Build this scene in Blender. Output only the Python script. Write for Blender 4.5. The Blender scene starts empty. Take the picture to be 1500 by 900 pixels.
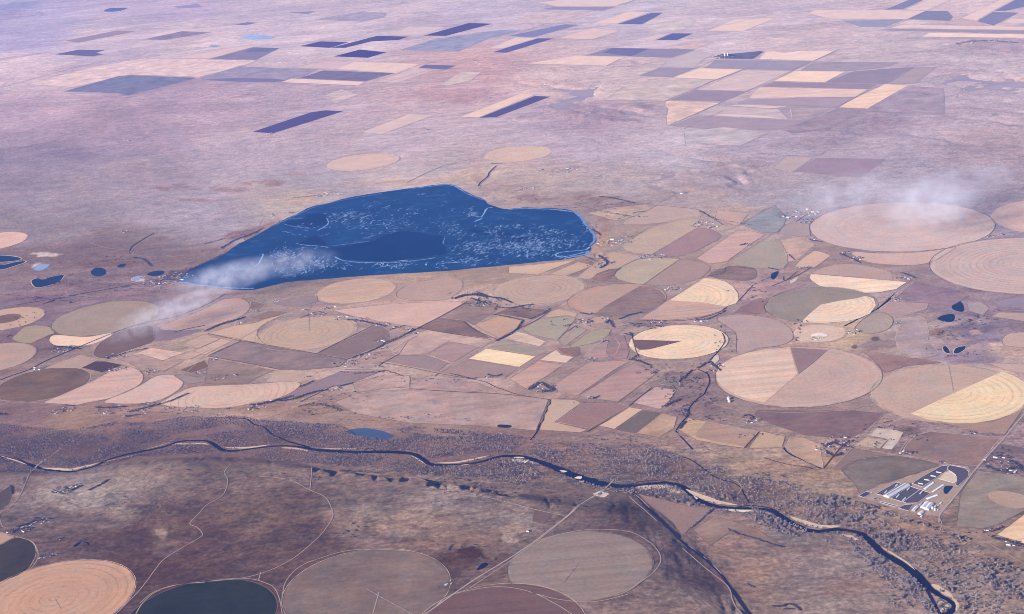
import bpy, bmesh, math, random
import numpy as np
from mathutils import Matrix, Vector

random.seed(7)
rng = np.random.default_rng(7)
scene = bpy.context.scene
col = scene.collection

# ------------------------------------------------------------------ camera
CAM_H = 3950.0
FPX, CX, CY = 2194.7, 750.0, 450.0            # focal length and centre in photo pixels
PITCH, ROLL = math.radians(18.461), math.radians(-5.066)
_F = np.array([0, math.cos(PITCH), -math.sin(PITCH)])
_R0 = np.array([1.0, 0, 0]); _U0 = np.cross(_R0, _F)
_R = _R0 * math.cos(ROLL) + _U0 * math.sin(ROLL)
_U = -_R0 * math.sin(ROLL) + _U0 * math.cos(ROLL)
cam_d = bpy.data.cameras.new('camera'); cam = bpy.data.objects.new('camera', cam_d); col.objects.link(cam)
cam.matrix_world = Matrix(((_R[0], _U[0], -_F[0], 0), (_R[1], _U[1], -_F[1], 0), (_R[2], _U[2], -_F[2], CAM_H), (0, 0, 0, 1)))
cam_d.sensor_width = 36.0; cam_d.lens = 36.0 * FPX / 1500.0
cam_d.clip_start = 10.0; cam_d.clip_end = 500000.0
scene.camera = cam

# ------------------------------------------------------------------ light
SUN_EL = math.radians(25.0)
SUN_AZ = math.radians(28.0 + 180.0)           # direction towards the sun, measured from +X
w = bpy.data.worlds.new('World'); scene.world = w; w.use_nodes = True
nt = w.node_tree; nt.nodes.clear()
sky = nt.nodes.new('ShaderNodeTexSky'); sky.sky_type = 'NISHITA'; sky.sun_disc = False
sky.sun_elevation = SUN_EL; sky.sun_rotation = math.pi / 2 - SUN_AZ
sky.altitude = 1400.0; sky.air_density = 1.0; sky.dust_density = 1.0; sky.ozone_density = 1.5
bg = nt.nodes.new('ShaderNodeBackground'); bg.inputs[1].default_value = 0.07
wo = nt.nodes.new('ShaderNodeOutputWorld')
nt.links.new(sky.outputs[0], bg.inputs[0]); nt.links.new(bg.outputs[0], wo.inputs[0])
sl = bpy.data.lights.new('sun', 'SUN'); sl.energy = 5.0; sl.angle = math.radians(0.5); sl.color = (1.0, 0.88, 0.82)
so = bpy.data.objects.new('sun', sl); col.objects.link(so)
sd = Vector((math.cos(SUN_EL) * math.cos(SUN_AZ), math.cos(SUN_EL) * math.sin(SUN_AZ), math.sin(SUN_EL)))
so.rotation_euler = sd.to_track_quat('Z', 'Y').to_euler(); so.location = (0, 0, 5000)
scene.view_settings.view_transform = 'Standard'; scene.view_settings.look = 'None'
scene.view_settings.exposure = 1.45; scene.view_settings.gamma = 1.0
scene.view_settings.use_curve_mapping = False
scene.cycles.filter_width = 0.95; scene.cycles.volume_bounces = 1; scene.cycles.max_bounces = 6
scene.cycles.volume_step_rate = 1.0; scene.cycles.volume_max_steps = 64

HAZE_DENS = 0.75e-5
HAZE_COL = (0.17, 0.34, 1.0)

# ------------------------------------------------------------------ helpers
def proj(P):
    d = P - np.array([0, 0, CAM_H]); z = d @ _F
    return np.stack([CX + FPX * (d @ _R) / z, CY - FPX * (d @ _U) / z], -1)

def g0(px, py, z=0.0):
    px = np.asarray(px, float); py = np.asarray(py, float)
    d = _F + _R * ((px - CX) / FPX)[..., None] + _U * ((CY - py) / FPX)[..., None]
    s = (z - CAM_H) / d[..., 2]
    return np.stack([d[..., 0] * s, d[..., 1] * s], -1)

def _hash(i, j, s):
    h = (i * 374761393 + j * 668265263 + s * 2147483647) & 0xffffffff
    h = ((h ^ (h >> 13)) * 1274126177) & 0xffffffff
    return ((h ^ (h >> 16)) & 0xffff) / 65535.0

def vnoise(x, y, s=0):
    i = np.floor(x).astype(np.int64); j = np.floor(y).astype(np.int64)
    fx = x - i; fy = y - j
    fx = fx * fx * fx * (fx * (fx * 6 - 15) + 10); fy = fy * fy * fy * (fy * (fy * 6 - 15) + 10)
    a = _hash(i, j, s); b = _hash(i + 1, j, s); c = _hash(i, j + 1, s); d = _hash(i + 1, j + 1, s)
    return (a * (1 - fx) + b * fx) * (1 - fy) + (c * (1 - fx) + d * fx) * fy

def fbm(x, y, s=0, o=4):
    r = 0; a = .5; t = 0
    for k in range(o):
        r = r + a * vnoise(x * 2 ** k + 13.7 * k, y * 2 ** k - 7.3 * k, s + k); t += a; a *= .5
    return r / t

def ridge(x, y, s=0, o=4):
    r = 0; a = .5; t = 0
    for k in range(o):
        r = r + a * (1 - np.abs(2 * vnoise(x * 2 ** k + 5.1 * k, y * 2 ** k, s + k) - 1)); t += a; a *= .5
    return r / t

def smooth(a, b, x):
    t = np.clip((x - a) / (b - a), 0, 1); return t * t * (3 - 2 * t)

def inside(px, py, poly):
    poly = np.asarray(poly); res = np.zeros(px.shape, bool); n = len(poly)
    for k in range(n):
        x1, y1 = poly[k]; x2, y2 = poly[(k + 1) % n]
        if y1 == y2: continue
        c = ((y1 > py) != (y2 > py)) & (px < (x2 - x1) * (py - y1) / (y2 - y1) + x1)
        res ^= c
    return res

def segdist(px, py, pts, closed=True):
    pts = np.asarray(pts, float); n = len(pts); best = np.full(px.shape, 1e18)
    for k in range(n if closed else n - 1):
        a = pts[k]; b = pts[(k + 1) % n]; ab = b - a; L = ab @ ab + 1e-9
        t = np.clip(((px - a[0]) * ab[0] + (py - a[1]) * ab[1]) / L, 0, 1)
        best = np.minimum(best, (px - a[0] - t * ab[0]) ** 2 + (py - a[1] - t * ab[1]) ** 2)
    return np.sqrt(best)

def catmull(pts, closed=True, k=5):
    P = np.asarray(pts, float); n = len(P); out = []
    for i in range(n if closed else n - 1):
        if closed: p0, p1, p2, p3 = P[(i - 1) % n], P[i], P[(i + 1) % n], P[(i + 2) % n]
        else: p0, p1, p2, p3 = P[max(i - 1, 0)], P[i], P[i + 1], P[min(i + 2, n - 1)]
        for j in range(k):
            t = j / k
            out.append(.5 * ((2 * p1) + (-p0 + p2) * t + (2 * p0 - 5 * p1 + 4 * p2 - p3) * t * t + (-p0 + 3 * p1 - 3 * p2 + p3) * t ** 3))
    if not closed: out.append(P[-1])
    return np.array(out)

# ------------------------------------------------------------------ the lie of the land
PLATEAU = 42.0
CREST_PX = [(-260, 712), (0, 699), (100, 697), (200, 683), (300, 677), (370, 680), (440, 689), (500, 692), (560, 698), (600, 700), (640, 706),
            (700, 716), (780, 735), (850, 748), (900, 757), (925, 778), (950, 798), (962, 812), (966, 845), (990, 866), (1012, 882), (1045, 912), (1100, 970), (1120, 1150), (-400, 1150)]
_c = np.array(CREST_PX, float)
CREST = catmull(g0(_c[:, 0], _c[:, 1], PLATEAU), True, 3)
_slope_x = np.array([-3000, -1500, -1100, -900, -200, 150, 420, 900])
_slope_w = np.array([220, 200, 95, 70, 100, 190, 300, 320])

def base_h(x, y, detail=True):
    shp = x.shape; x = x.ravel(); y = y.ravel(); h = np.zeros(x.shape)
    m = (y < 11500) & (y > 3000)
    xs, ys = x[m], y[m]
    if len(xs):
        ins = inside(xs, ys, CREST); d = segdist(xs, ys, CREST)
        sd_ = np.where(ins, -d, d)
        wd = np.interp(xs, _slope_x, _slope_w)
        if detail:
            gy = .55 * ridge(xs / 110 + .5 * fbm(xs / 60, ys / 60, 3), ys / 300, 21, 2) + .45 * ridge(xs / 42, ys / 200, 27, 2)
            amp = np.interp(xs, [-3000, -1450, -1150, -400, 400, 900], [20, 20, 85, 75, 36, 30])
            cut = np.clip(gy - .60, 0, 1) * 5.0 * amp * np.exp(-(np.minimum(sd_, 0) / 170) ** 2)
            sd_ = sd_ + cut
        h[m] = PLATEAU * (1 - smooth(0, 1, sd_ / wd))
    return h.reshape(shp)

def g(px, py):
    """ground point seen at a photo pixel"""
    px = np.atleast_1d(np.asarray(px, float)); py = np.atleast_1d(np.asarray(py, float))
    P = g0(px, py)
    for _ in range(3):
        z = base_h(P[..., 0], P[..., 1], False)
        d = _F + _R * ((px - CX) / FPX)[..., None] + _U * ((CY - py) / FPX)[..., None]
        s = (z - CAM_H) / d[..., 2]
        P = np.stack([d[..., 0] * s, d[..., 1] * s], -1)
    return P

# ------------------------------------------------------------------ colour: photographed tone -> surface colour
def lin(c):
    c = np.asarray(c, float) / 255.0
    return np.where(c <= .04045, c / 12.92, ((c + .055) / 1.055) ** 2.4)
CALT = np.array([[8250, 1.73, 1.63, 1.79, .016, .030, .089], [9600, 1.76, 1.66, 1.83, .019, .034, .102], [11000, 1.77, 1.67, 1.84, .021, .038, .115], [13000, 1.76, 1.67, 1.84, .024, .043, .133],
                 [16000, 1.73, 1.65, 1.82, .029, .052, .160], [20000, 1.69, 1.61, 1.80, .034, .063, .193], [25700, 1.65, 1.57, 1.75, .041, .077, .241], [30800, 1.60, 1.53, 1.71, .048, .091, .290], [40200, 1.52, 1.47, 1.66, .060, .112, .353]])
def albedo(c, d):
    d = np.asarray(d, float)
    E = np.stack([np.interp(d, CALT[:, 0], CALT[:, 1 + k]) for k in range(3)], -1)
    A = np.stack([np.interp(d, CALT[:, 0], CALT[:, 4 + k]) for k in range(3)], -1)
    return np.clip((lin(c) - A) / E, .004, .75)
def dist_of(P): return np.sqrt(P[..., 0] ** 2 + P[..., 1] ** 2 + CAM_H ** 2)

# ------------------------------------------------------------------ data: fields
# (shape, geometry in photo pixels, tone, pattern, label)  shape: C circle by its box, P straight outline, Q rounded outline
RN, RS, ST, SE, BL, PL = 'rings', 'softrings', 'stripes_ns', 'stripes_ew', 'blotch', 'plain'
FIELDS = [
 # west, below the lake
 ('C', (75,233,441,492), (163,145,142), RS, 'large round grey tan field with pale arcs, right of the ringed field at left edge'),
 ('C', (-43,65,450,485), (196,165,152), PL, 'round tan field with a dark oval centre at the left edge'),
 ('Q', [(75,493),(85,491),(110,493),(130,493.5),(150,490),(165,488),(163,492),(155,497),(140,503),(125,506.5),(105,507),(85,507),(76,504),(72,499)], (242,204,168), PL, 'bright cream crescent field under the large round grey tan field'),
 ('Q', [(18,497),(24,489),(35,480),(50,477),(65,478),(75,481),(80,488),(70,492),(55,499),(45,503),(30,502)], (168,150,140), RS, 'small olive grey field with curved swaths, left of the cream crescent'),
 ('C', (-84,55.6,503.6,548), (182,154,150), RS, 'round pinkish grey field cut by the left edge, above the dark round field'),
 ('C', (-10,134,540.5,587.5), (120,102,113), BL, 'dark purple round field near the left edge above the river wood'),
 ('Q', [(65,590),(80,583),(110,570),(140,556),(165,543),(185,538),(200,541),(209,549),(209,558),(200,567),(180,577),(160,584),(130,590),(110,594),(85,592)], (203,168,158), ST, 'long pinkish tan lobe shaped field right of the dark round field'),
 ('Q', [(152,589),(175,578),(205,565),(225,553),(245,549),(260,552),(268,560),(265,568),(255,576),(235,586),(210,591),(185,592),(165,591)], (210,176,162), PL, 'pale tan lobe shaped field between the long pinkish field and the ringed cream field'),
 ('Q', [(234,592),(245,584),(262,575),(285,567),(320,565),(370,563),(410,560),(438,561),(436,569),(420,579),(395,587),(365,592),(330,598),(290,598),(255,596)], (208,175,157), RN, 'wide cream field with fine dark arcs above the river wood, lower left'),
 ('Q', [(138,516),(143,507),(155,497),(175,487),(200,480),(222,478),(226,490),(224,500),(205,508),(180,516),(160,524),(148,525),(140,522)], (120,103,120), RS, 'dark half round field beside the canal, left part next to farm sheds'),
 ('P', [(225,478),(245,480),(265,483),(300,483),(290,487),(250,499),(226,501)], (150,132,148), PL, 'narrow grey field joined to the dark half round field by the canal'),
 ('Q', [(234,482),(255,470),(280,461),(305,450),(325,440),(346,437),(360,441),(366,448),(362,457),(348,466),(325,474),(300,481),(266,485)], (187,158,158), PL, 'half round tan field directly below the tip of the lake, partly under smoke'),
 ('P', [(304,488.5),(345,477),(372,474),(392,466),(415,462),(392,472),(378,482),(376,491),(384,502),(402,510),(440,516),(400,508),(350,497)], (200,168,152), PL, 'pale corner field left of the ringed circle below the lake'),
 ('C', (377,520,461,516), (190,162,151), RN, 'round tan field with many wheel rings, middle left below the lake'),
 ('P', [(305,522),(353,500.5),(463,519),(508,528),(497,537.5),(440,543),(416,542),(355,531)], (142,124,137), BL, 'dark grey trapezoid field with hedged sides, below the ringed circle'),
 ('Q', [(466,517),(490,505),(520,492),(548,479),(562,480),(570,487),(572,497),(560,507),(535,515),(508,526),(490,523)], (136,117,131), RS, 'dark grey half round field right of the ringed circle'),
 ('P', [(488,455),(520,451),(560,447),(600,444),(640,442.5),(682,443),(645,464),(615,479),(590,477),(550,470),(510,462)], (206,170,157), PL, 'smooth pinkish tan field under the lake dam, wedge shaped'),
 ('C', (463,579,408,445), (198,166,152), ST, 'tan streaked round field just below the lake dam'),
 ('Q', [(581,430),(588,423),(605,415),(635,410),(665,408),(677,413),(676,424),(665,434),(650,440),(620,441),(595,440),(583,436)], (182,153,150), RS, 'grey tan rounded field between the streaked circle and the village'),
 ('C', (720.7,858,403,446.7), (186,160,152), RN, 'round grey tan field with tight rings below the lake, right of the village'),
 ('C', (833,975,415.5,463), (182,152,146), RS, 'round field split tan and dark brown, right of the tightly ringed circle'),
 ('P', [(981,438.5),(1000,427),(1031,407.5),(1048,409),(1063,413),(1074,420),(1081,430),(1082,440),(1078,445),(1065,449),(1056,456),(1030,464),(1000,468),(970,469.5),(935,468),(960,454)], (240,207,167), RN, 'quarter round field with bright ringed top and brown striped foot'),
 ('C', (924,1064,474,528.5), (241,207,167), RN, 'bright cream round field with a dark wedge on its left'),
 ('Q', [(1050,468),(1062,463),(1085,461),(1115,464),(1140,470),(1156,480),(1162,491),(1158,500),(1140,507),(1110,511),(1081,519),(1078,490),(1065,479)], (177,152,154), PL, 'smooth mauve grey field right of the bright cream circle'),
 ('C', (1048,1293,509,596), (190,162,157), RS, 'very large round field with striped tan left part, lower right'),
 ('C', (1277,1508,533,622), (187,160,160), RS, 'very large round field mauve above and bright ringed cream below, right edge'),
 ('C', (1185,1458,297,368), (200,176,175), RS, 'very large pale round field under the smoke at right'),
 ('Q', [(1245,369),(1290,371.5),(1340,370),(1375,366.5),(1400,362.5),(1385,373),(1365,384),(1340,388.5),(1300,388),(1270,384),(1255,377)], (202,170,163), PL, 'narrow tan crescent field touching the lower rim of the very large pale circle'),
 ('C', (1364,1650,347,433), (196,171,170), RN, 'very large ringed grey pink circle cut by the right edge'),
 ('C', (1452,1670,290,346), (201,173,170), RS, 'round pink field cut by the right edge, upper one'),
 ('P', [(1190,401),(1198,396),(1207,392),(1222,389),(1239,387),(1255,388),(1271,390.5),(1290,394.5),(1303,399),(1307,404),(1307,410)], (182,154,153), PL, 'mauve half round field above the cream crescent with straight top'),
 ('P', [(1188,401.5),(1329,413.5),(1313,424),(1287,429),(1249,430),(1228,427),(1212,423),(1200,419),(1190,413),(1185,407)], (246,212,176), SE, 'bright cream half round field with a straight upper edge, right of centre'),
 ('C', (1121,1285,420.5,474), (158,144,142), RS, 'round grey green field with a bright cream lower right part'),
 ('C', (1163.5,1238.5,474.5,502.5), (216,186,166), PL, 'small cream round field with a white yard between two big circles'),
 ('Q', [(1252,482),(1262,470),(1280,459),(1295,459),(1306,465),(1308,473),(1300,483),(1280,489),(1262,488)], (167,150,147), RS, 'small grey rounded field beside the right hand road and pens'),
 # pairs east of the lake
 ('P', [(911,360),(925,350),(953,335),(985,326),(996,322),(1010,319),(1025,319),(1020,335),(955,373),(932,371),(916,366)], (187,164,156), RS, 'beige left half of the split circle east of the lake'),
 ('P', [(955,373),(1020,335),(1028,334),(1041,336),(1052,341),(1057,346),(1052,352),(1041,357),(1018,369),(993,376),(970,376)], (161,133,143), PL, 'purple right half of the split circle east of the lake'),
 ('P', [(900,404),(903,397),(911,391),(925,384),(943,378),(970,378),(996,380),(970,398),(943,417),(930,416),(921,414),(906,410)], (182,164,153), RS, 'grey beige left half of the second split circle, below the row of houses'),
 ('P', [(943,417),(970,398),(996,380),(1015,382),(1031,385.5),(1041,391),(1039,397),(1028,407),(1005,415),(972,419.5)], (166,141,143), PL, 'mauve right half of the second split circle'),
 ('P', [(1020,379),(1050,358),(1079,338),(1100,339),(1121,344),(1095,361),(1065,383),(1039,387)], (197,163,160), ST, 'pink diagonal strip field beside the straight road, right of the split circles'),
 ('P', [(845,407),(868,389),(895,370),(940,375.5),(900,396),(880,403),(862,409)], (187,160,151), PL, 'tan diagonal strip field near the lake outlet corner'),
 ('P', [(868,409),(875,401),(892,395),(911,393),(903,398),(899,404),(884,413)], (138,115,126), BL, 'small dark scrubby plot between the tan strip and second split circle'),
 ('P', [(804,402),(825,393),(847,384),(868,389),(850,397),(828,405)], (192,164,151), PL, 'narrow tan strip field just under the right end of the dam'),
 ('P', [(745,391),(785,388),(845,381),(805,396),(790,402),(745,401)], (203,173,153), PL, 'pale tan ground under the dam left of the narrow strips'),
 ('P', [(1066,385),(1113,354),(1143,353),(1153,372),(1154,386),(1148,393),(1100,393)], (167,153,150), PL, 'smooth grey green square field right of the straight road'),
 ('P', [(1144,353),(1160,349),(1177,347),(1193,359),(1180,370),(1167,381),(1154,384)], (192,162,157), BL, 'small pink field between grey green square and big pale circle'),
 ('P', [(1084,329),(1110,314),(1135,301),(1152,318),(1148,332),(1138,341),(1116,341)], (147,147,166), BL, 'blue grey square field under thin smoke, left of cattle pens'),
 ('P', [(1140,343),(1145,333),(1153,328),(1170,327),(1185,328),(1187,346),(1165,346)], (167,150,157), PL, 'small rounded mauve field below the cattle pens in the smoke'),
 ('P', [(1163,391),(1175,379),(1193,367.5),(1205,370),(1217,375),(1205,384),(1193,392.5)], (206,173,157), PL, 'small cream square field left of the village by the big pale circle'),
 ('Q', [(1038,403),(1050,396),(1068,391.5),(1090,391),(1105,394),(1108,404),(1098,411),(1075,411),(1050,408)], (137,117,131), BL, 'dark plum rounded field right of the second split circle'),
 ('Q', [(915,328),(935,314),(964,301.5),(995,303),(1025,309),(1023,319),(1000,322),(967,327)], (186,162,161), RS, 'faint ringed field below the crossroads north east of the lake'),
 ('P', [(860,312),(903,324),(930,317),(962,302),(946,300),(900,304)], (190,166,160), BL, 'pale wedge of pasture at the east shore of the lake'),
 # middle, rectangular holdings
 ('P', [(645,464),(682,444.5),(727,447),(727,455),(694,477),(682,470)], (147,127,136), BL, 'dark purple plot below the village, upper one'),
 ('P', [(617,481),(646,466),(680,470.5),(692,480),(718,496),(700,494),(655,488)], (131,110,123), BL, 'darkest plum triangle plot between two hedged ditches'),
 ('P', [(696,477),(730,463),(765,469),(760,477),(754,484),(731,496)], (192,158,146), PL, 'warm tan plot between ditch and dark tree belt'),
 ('P', [(723,460),(750,450),(804,454),(777,468),(735,461)], (128,108,121), BL, 'small dark field edged with trees right of the village'),
 ('P', [(765,482),(790,468),(830,463.5),(844,466),(832,482),(816,499),(776,490)], (167,155,147), PL, 'grey green kite shaped field in the middle of the plain'),
 ('P', [(818,498),(832,484),(845,477),(860,484),(842,497),(826,509)], (167,152,147), PL, 'small grey green strip right of the kite shaped field'),
 ('Q', [(834,509),(848,497),(864,487),(885,482),(895,484),(888,494),(872,502),(850,507)], (167,154,142), PL, 'small olive lobe field beside the straight diagonal road'),
 ('P', [(737,496),(758,486),(776,491),(800,501),(791,508)], (222,192,166), BL, 'cream wedge plot above the bright yellow striped strip'),
 ('P', [(716,510),(732,499.5),(803,511),(786,521.5)], (162,147,142), SE, 'grey green strip plot just above the bright yellow strip'),
 ('P', [(686,526),(712,511),(785,522.5),(761,538)], (251,217,168), SE, 'brightest yellow cream strip plot in the middle of the plain'),
 ('P', [(646,545.5),(687,527),(760,539),(740,553),(696,554)], (162,137,140), PL, 'grey mauve plot just below the bright yellow strip'),
 ('P', [(790,528),(814,512.5),(822,520),(840,523.5),(829,532)], (232,198,167), PL, 'small cream plot right of the bright yellow strip'),
 ('P', [(746,555),(788,529.5),(826,534),(800,552),(770,570)], (190,155,149), ST, 'brown pink striped plot left of the straight road and farm'),
 ('P', [(567,507),(600,492),(626,484.5),(720,499),(706,508.5),(657,500),(625,518),(578,520)], (187,158,156), BL, 'pinkish grey plot left of the sunken road, upper half'),
 ('P', [(627,519),(660,501.5),(701,509),(664,531)], (167,138,144), ST, 'mauve ploughed plot left of the sunken road, lower half'),
 ('P', [(562,529),(575,521),(625,521),(657,532),(642,544),(600,536.5)], (160,138,144), PL, 'dull mauve strip plot beneath the ploughed plot'),
 ('P', [(810,565),(862,531),(925,528),(900,542),(846,580),(818,575)], (180,147,146), ST, 'large pink brown striped field right of the wooded farm'),
 ('P', [(848,581),(905,544),(930,532),(961,548),(922,577),(905,589)], (174,142,144), ST, 'dull pink ploughed field with dark spot right of the striped one'),
 ('P', [(966,563),(984,551),(996,551),(995,568)], (131,119,131), PL, 'small slate grey plot beside the creek'),
 ('P', [(926,590),(960,567),(991,572),(980,588),(967,600)], (192,160,159), ST, 'pink square plot left of the creek trees'),
 ('P', [(896,613),(922,597),(941,600.5),(900,629),(877,624)], (207,173,156), PL, 'cream strip plot left of the slate grey rectangle'),
 ('P', [(902,630),(944,602),(967,605),(929,635)], (122,112,124), PL, 'slate grey rectangle plot above the river wood'),
 ('P', [(932,635),(969,606),(992,611),(987,628),(966,641)], (177,147,142), BL, 'blotchy tan plot between the slate grey rectangle and creek'),
 ('P', [(814,618.5),(853,591),(905,591),(920,595),(864,628)], (157,127,132), PL, 'dark brown mauve square field above the river wood'),
 ('P', [(808,585),(843,586.5),(851,591),(812,619),(860,630),(850,634),(790,630),(798,606)], (190,162,151), PL, 'pale tan field between zigzag creek and brown square'),
 ('P', [(560,573),(640,568.5),(757,580),(804,585),(796,605),(785,631),(700,624),(600,620),(520,606),(490,590),(520,578)], (174,148,148), BL, 'broad pinkish pasture above the river wood in the middle'),
 ('P', [(994,630),(1008,613),(1034,617.5),(1112,632),(1092,657),(1056,652),(1020,645)], (190,160,148), ST, 'striped brown field with cream rim, right of the creek above the river'),
 ('P', [(1114,632),(1150,640),(1146,655.5),(1096,657.5)], (187,158,147), PL, 'tan square field right of the striped brown field with cream rim'),
 ('P', [(1150,655),(1157,642),(1180,643),(1200,652),(1206,686),(1192,682),(1163,667)], (182,151,147), BL, 'tan rough field cut by a dark drain above the river'),
 ('P', [(1110,601),(1180,602),(1250,602),(1294,606),(1265,632),(1244,643),(1180,638),(1130,622),(1105,608)], (136,113,129), BL, 'dark brown pasture beneath the very large circles'),
 ('Q', [(1233,689),(1243,680),(1260,674),(1300,668.5),(1340,672),(1374,682),(1345,692),(1320,701),(1264,720),(1254,712),(1246,704)], (129,117,127), BL, 'dark grey green rounded field left of the feedlot'),
 ('P', [(1219,687),(1249,657),(1300,666.5),(1260,672),(1233,689)], (142,124,133), PL, 'mauve corner plot above the dark rounded field by the feedlot'),
 ('P', [(1249,654),(1269,640.5),(1300,645),(1289,657.5)], (187,162,156), PL, 'small beige walled yard above the dark rounded field'),
 ('P', [(1284,628),(1305,629),(1323,634),(1316,647),(1306,659),(1292,657),(1303,644),(1275,638)], (202,183,180), BL, 'whitish bare yard between beige yard and curved track'),
 ('P', [(1430,692),(1460,693),(1530,704),(1545,728),(1500,749),(1464,768),(1440,775),(1401,771),(1407,722)], (147,134,139), BL, 'big grey field right of the feedlot road'),
 ('P', [(1460,784),(1500,754),(1545,732),(1560,800),(1500,797)], (232,193,157), ST, 'orange cream field in the lower right by the right edge'),
 ('P', [(1432,684),(1466,650),(1500,655),(1540,660),(1540,672),(1475,662)], (124,110,130), PL, 'dark slate plot right of the diagonal highway'),
 # south of the river
 ('C', (-43,198,820.5,940), (191,151,142), RN, 'round orange tan field with wheel rings at the lower left'),
 ('Q', [(-60,850),(-40,815),(0,799),(23,788),(40,791),(50,798),(53,808),(50,820),(40,835),(25,844),(12,849),(-10,858),(-40,862)], (78,77,97), BL, 'dark blue green field cut by the left edge'),
 ('P', [(-40,776),(0,780),(22,787),(0,798),(-40,812)], (177,147,147), PL, 'small pink plot above the dark blue green field at left edge'),
 ('C', (178,408,852,962), (58,68,90), BL, 'dark slate blue round field at the bottom edge'),
 ('C', (411,661,808,925), (132,115,123), BL, 'large mauve grey round field with a pivot arm, bottom'),
 ('C', (743,956,779,882), (149,132,138), SE, 'large grey round field with streaks, bottom right of centre'),
 ('C', (600,862,861,985), (121,99,113), ST, 'brown ploughed round field cut by the bottom edge'),
 ('P', [(-40,738),(0,722),(15,712),(18,720),(12,738),(0,748),(-40,764)], (97,92,112), PL, 'small dark slate plot at the left edge beside the bridge road'),
 ('P', [(783,746.5),(811,751.5),(797,768),(780,764)], (120,102,117), PL, 'small dark mauve plot above the highway, lower middle'),
 # near the lake, north side
 ('C', (478.5,584.7,224.5,251), (216,191,195), PL, 'round cream field on the upland left, north of the lake'),
 ('C', (711,806,213.5,238), (216,191,190), RN, 'round cream field with arcs north of the lake'),
 ('C', (-70,43,342,368), (224,189,183), PL, 'round cream field with dark rim cut by the left edge'),
 ('P', [(1164,252),(1196,232),(1297,233),(1260,260.5)], (162,147,174), PL, 'purple grey parallelogram field on the upland above the smoke'),
 ('P', [(1132,247),(1151,229),(1194,230),(1160,253)], (187,174,186), PL, 'pale parallelogram field left of the purple grey one'),
 # far plain, left
 ('P', [(80,80),(116,73),(153,74),(140,78),(152,79.5),(136,83)], (105,110,160), PL, 'dark blue lozenge field in the far left'),
 ('Q', [(152,16.5),(160,12.5),(175,11.8),(187,12),(180,15),(171,17),(160,17.5)], (95,120,175), PL, 'small deep blue patch at the far upper left'),
 ('P', [(96,60),(171,45),(200,46),(115,63)], (165,155,190), PL, 'long faint purple strip field far left'),
 ('P', [(211,58),(267,46),(309,48),(240,59)], (155,146,185), BL, 'faint purple strip field left of the pale pond'),
 ('P', [(40,124),(133,99),(203,87),(304,87),(376,89),(347,100),(291,113),(192,109.5),(107,128)], (227,203,216), BL, 'long cream field sweeping across the far left'),
 ('P', [(251,86),(336,71),(400,64),(371,69),(307,86)], (224,200,216), PL, 'thin cream strip above the long cream field'),
 ('P', [(93,134.5),(173,112),(192,110.5),(288,114.5),(256,123),(187,140),(171,137),(128,135)], (122,127,168), BL, 'mottled dark blue field under the long cream field'),
 ('P', [(304,87.5),(371,69.5),(400,70.5),(410,71),(376,88)], (146,144,186), PL, 'blue purple wedge field right of the long cream field'),
 ('P', [(325,107),(339,102),(390,104),(371,110),(349,110.5)], (118,122,166), PL, 'small dark blue lozenge below the long cream field'),
 ('P', [(291,115),(350,97.5),(370,98.5),(465,102),(437,116),(420,121),(340,121)], (165,160,195), BL, 'wide lilac field around the small dark lozenge'),
 ('P', [(292,117.5),(345,114.5),(400,115.5),(420,118),(400,121),(350,120)], (122,122,167), PL, 'thin dark blue strip at the foot of the lilac field'),
 ('P', [(439,68),(469,61),(511,62),(483,70.5)], (86,90,150), PL, 'dark navy lozenge, left of a chain of dark far fields'),
 ('P', [(485,70.3),(553,52.7),(599,54),(583,59.2),(545,60.8),(505,70.6)], (86,90,150), PL, 'long dark navy stepped field joined to the navy lozenge'),
 ('P', [(489,83),(527,73),(566,77),(539,85)], (76,82,146), PL, 'dark navy rectangle alone below the stepped navy field'),
 ('P', [(621,52.5),(687,34),(721,35),(653,53)], (86,90,150), PL, 'dark navy long strip highest of the navy fields'),
 ('P', [(586,73.5),(639,57),(735,44),(765,45),(717,56),(671,76)], (161,166,206), BL, 'large lilac blue field in the far middle'),
 ('P', [(567,52),(599,39),(653,40),(618,52.5)], (216,200,216), PL, 'pale field left of the highest navy strip'),
 ('P', [(491,101.5),(519,91),(615,94),(581,107.5)], (234,208,213), PL, 'cream field above the purple blue rectangle, far middle'),
 ('P', [(429,99.5),(477,89.5),(518,91),(491,101.5)], (216,192,208), PL, 'dim cream field left of the bright cream far field'),
 ('P', [(438,115),(474,103.5),(578,107.5),(535,119.5)], (131,131,175), BL, 'purple blue rectangle field in the far middle'),
 ('P', [(411,121),(427,115.3),(535,120.3),(525,125.5)], (236,210,215), PL, 'thin cream strip under the purple blue rectangle'),
 ('P', [(613,100),(623,95),(669,96.5),(653,102)], (110,112,160), PL, 'small dark blue rectangle right of the bright cream far field'),
 ('P', [(551,120.5),(605,101.5),(634,103.5),(583,121.5)], (216,193,208), PL, 'dim cream parallelogram right of the purple blue rectangle'),
 ('P', [(370,193.5),(455,165),(477,162),(503,163.3),(399,196)], (85,88,145), PL, 'long dark navy strip field alone above the lake'),
 ('P', [(529,194),(599,167.5),(637,168.5),(559,197)], (219,197,206), PL, 'cream strip field above the lake'),
 ('P', [(674,171.5),(762,137.5),(784,139),(701,172.5)], (236,208,206), PL, 'bright cream strip paired with a navy strip, upper middle'),
 ('P', [(702,173),(783,141),(806,142),(727,172)], (86,90,145), PL, 'navy strip paired with the bright cream strip, upper middle'),
 ('P', [(717,71),(756,55.2),(788,55.8),(740,70.3)], (229,207,215), PL, 'cream strip above a dark blue far strip, top middle'),
 ('P', [(722,77),(740,71),(788,56.6),(811,56.6),(742,77.5)], (96,101,161), PL, 'dark blue strip right under the cream strip, top middle'),
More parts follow.
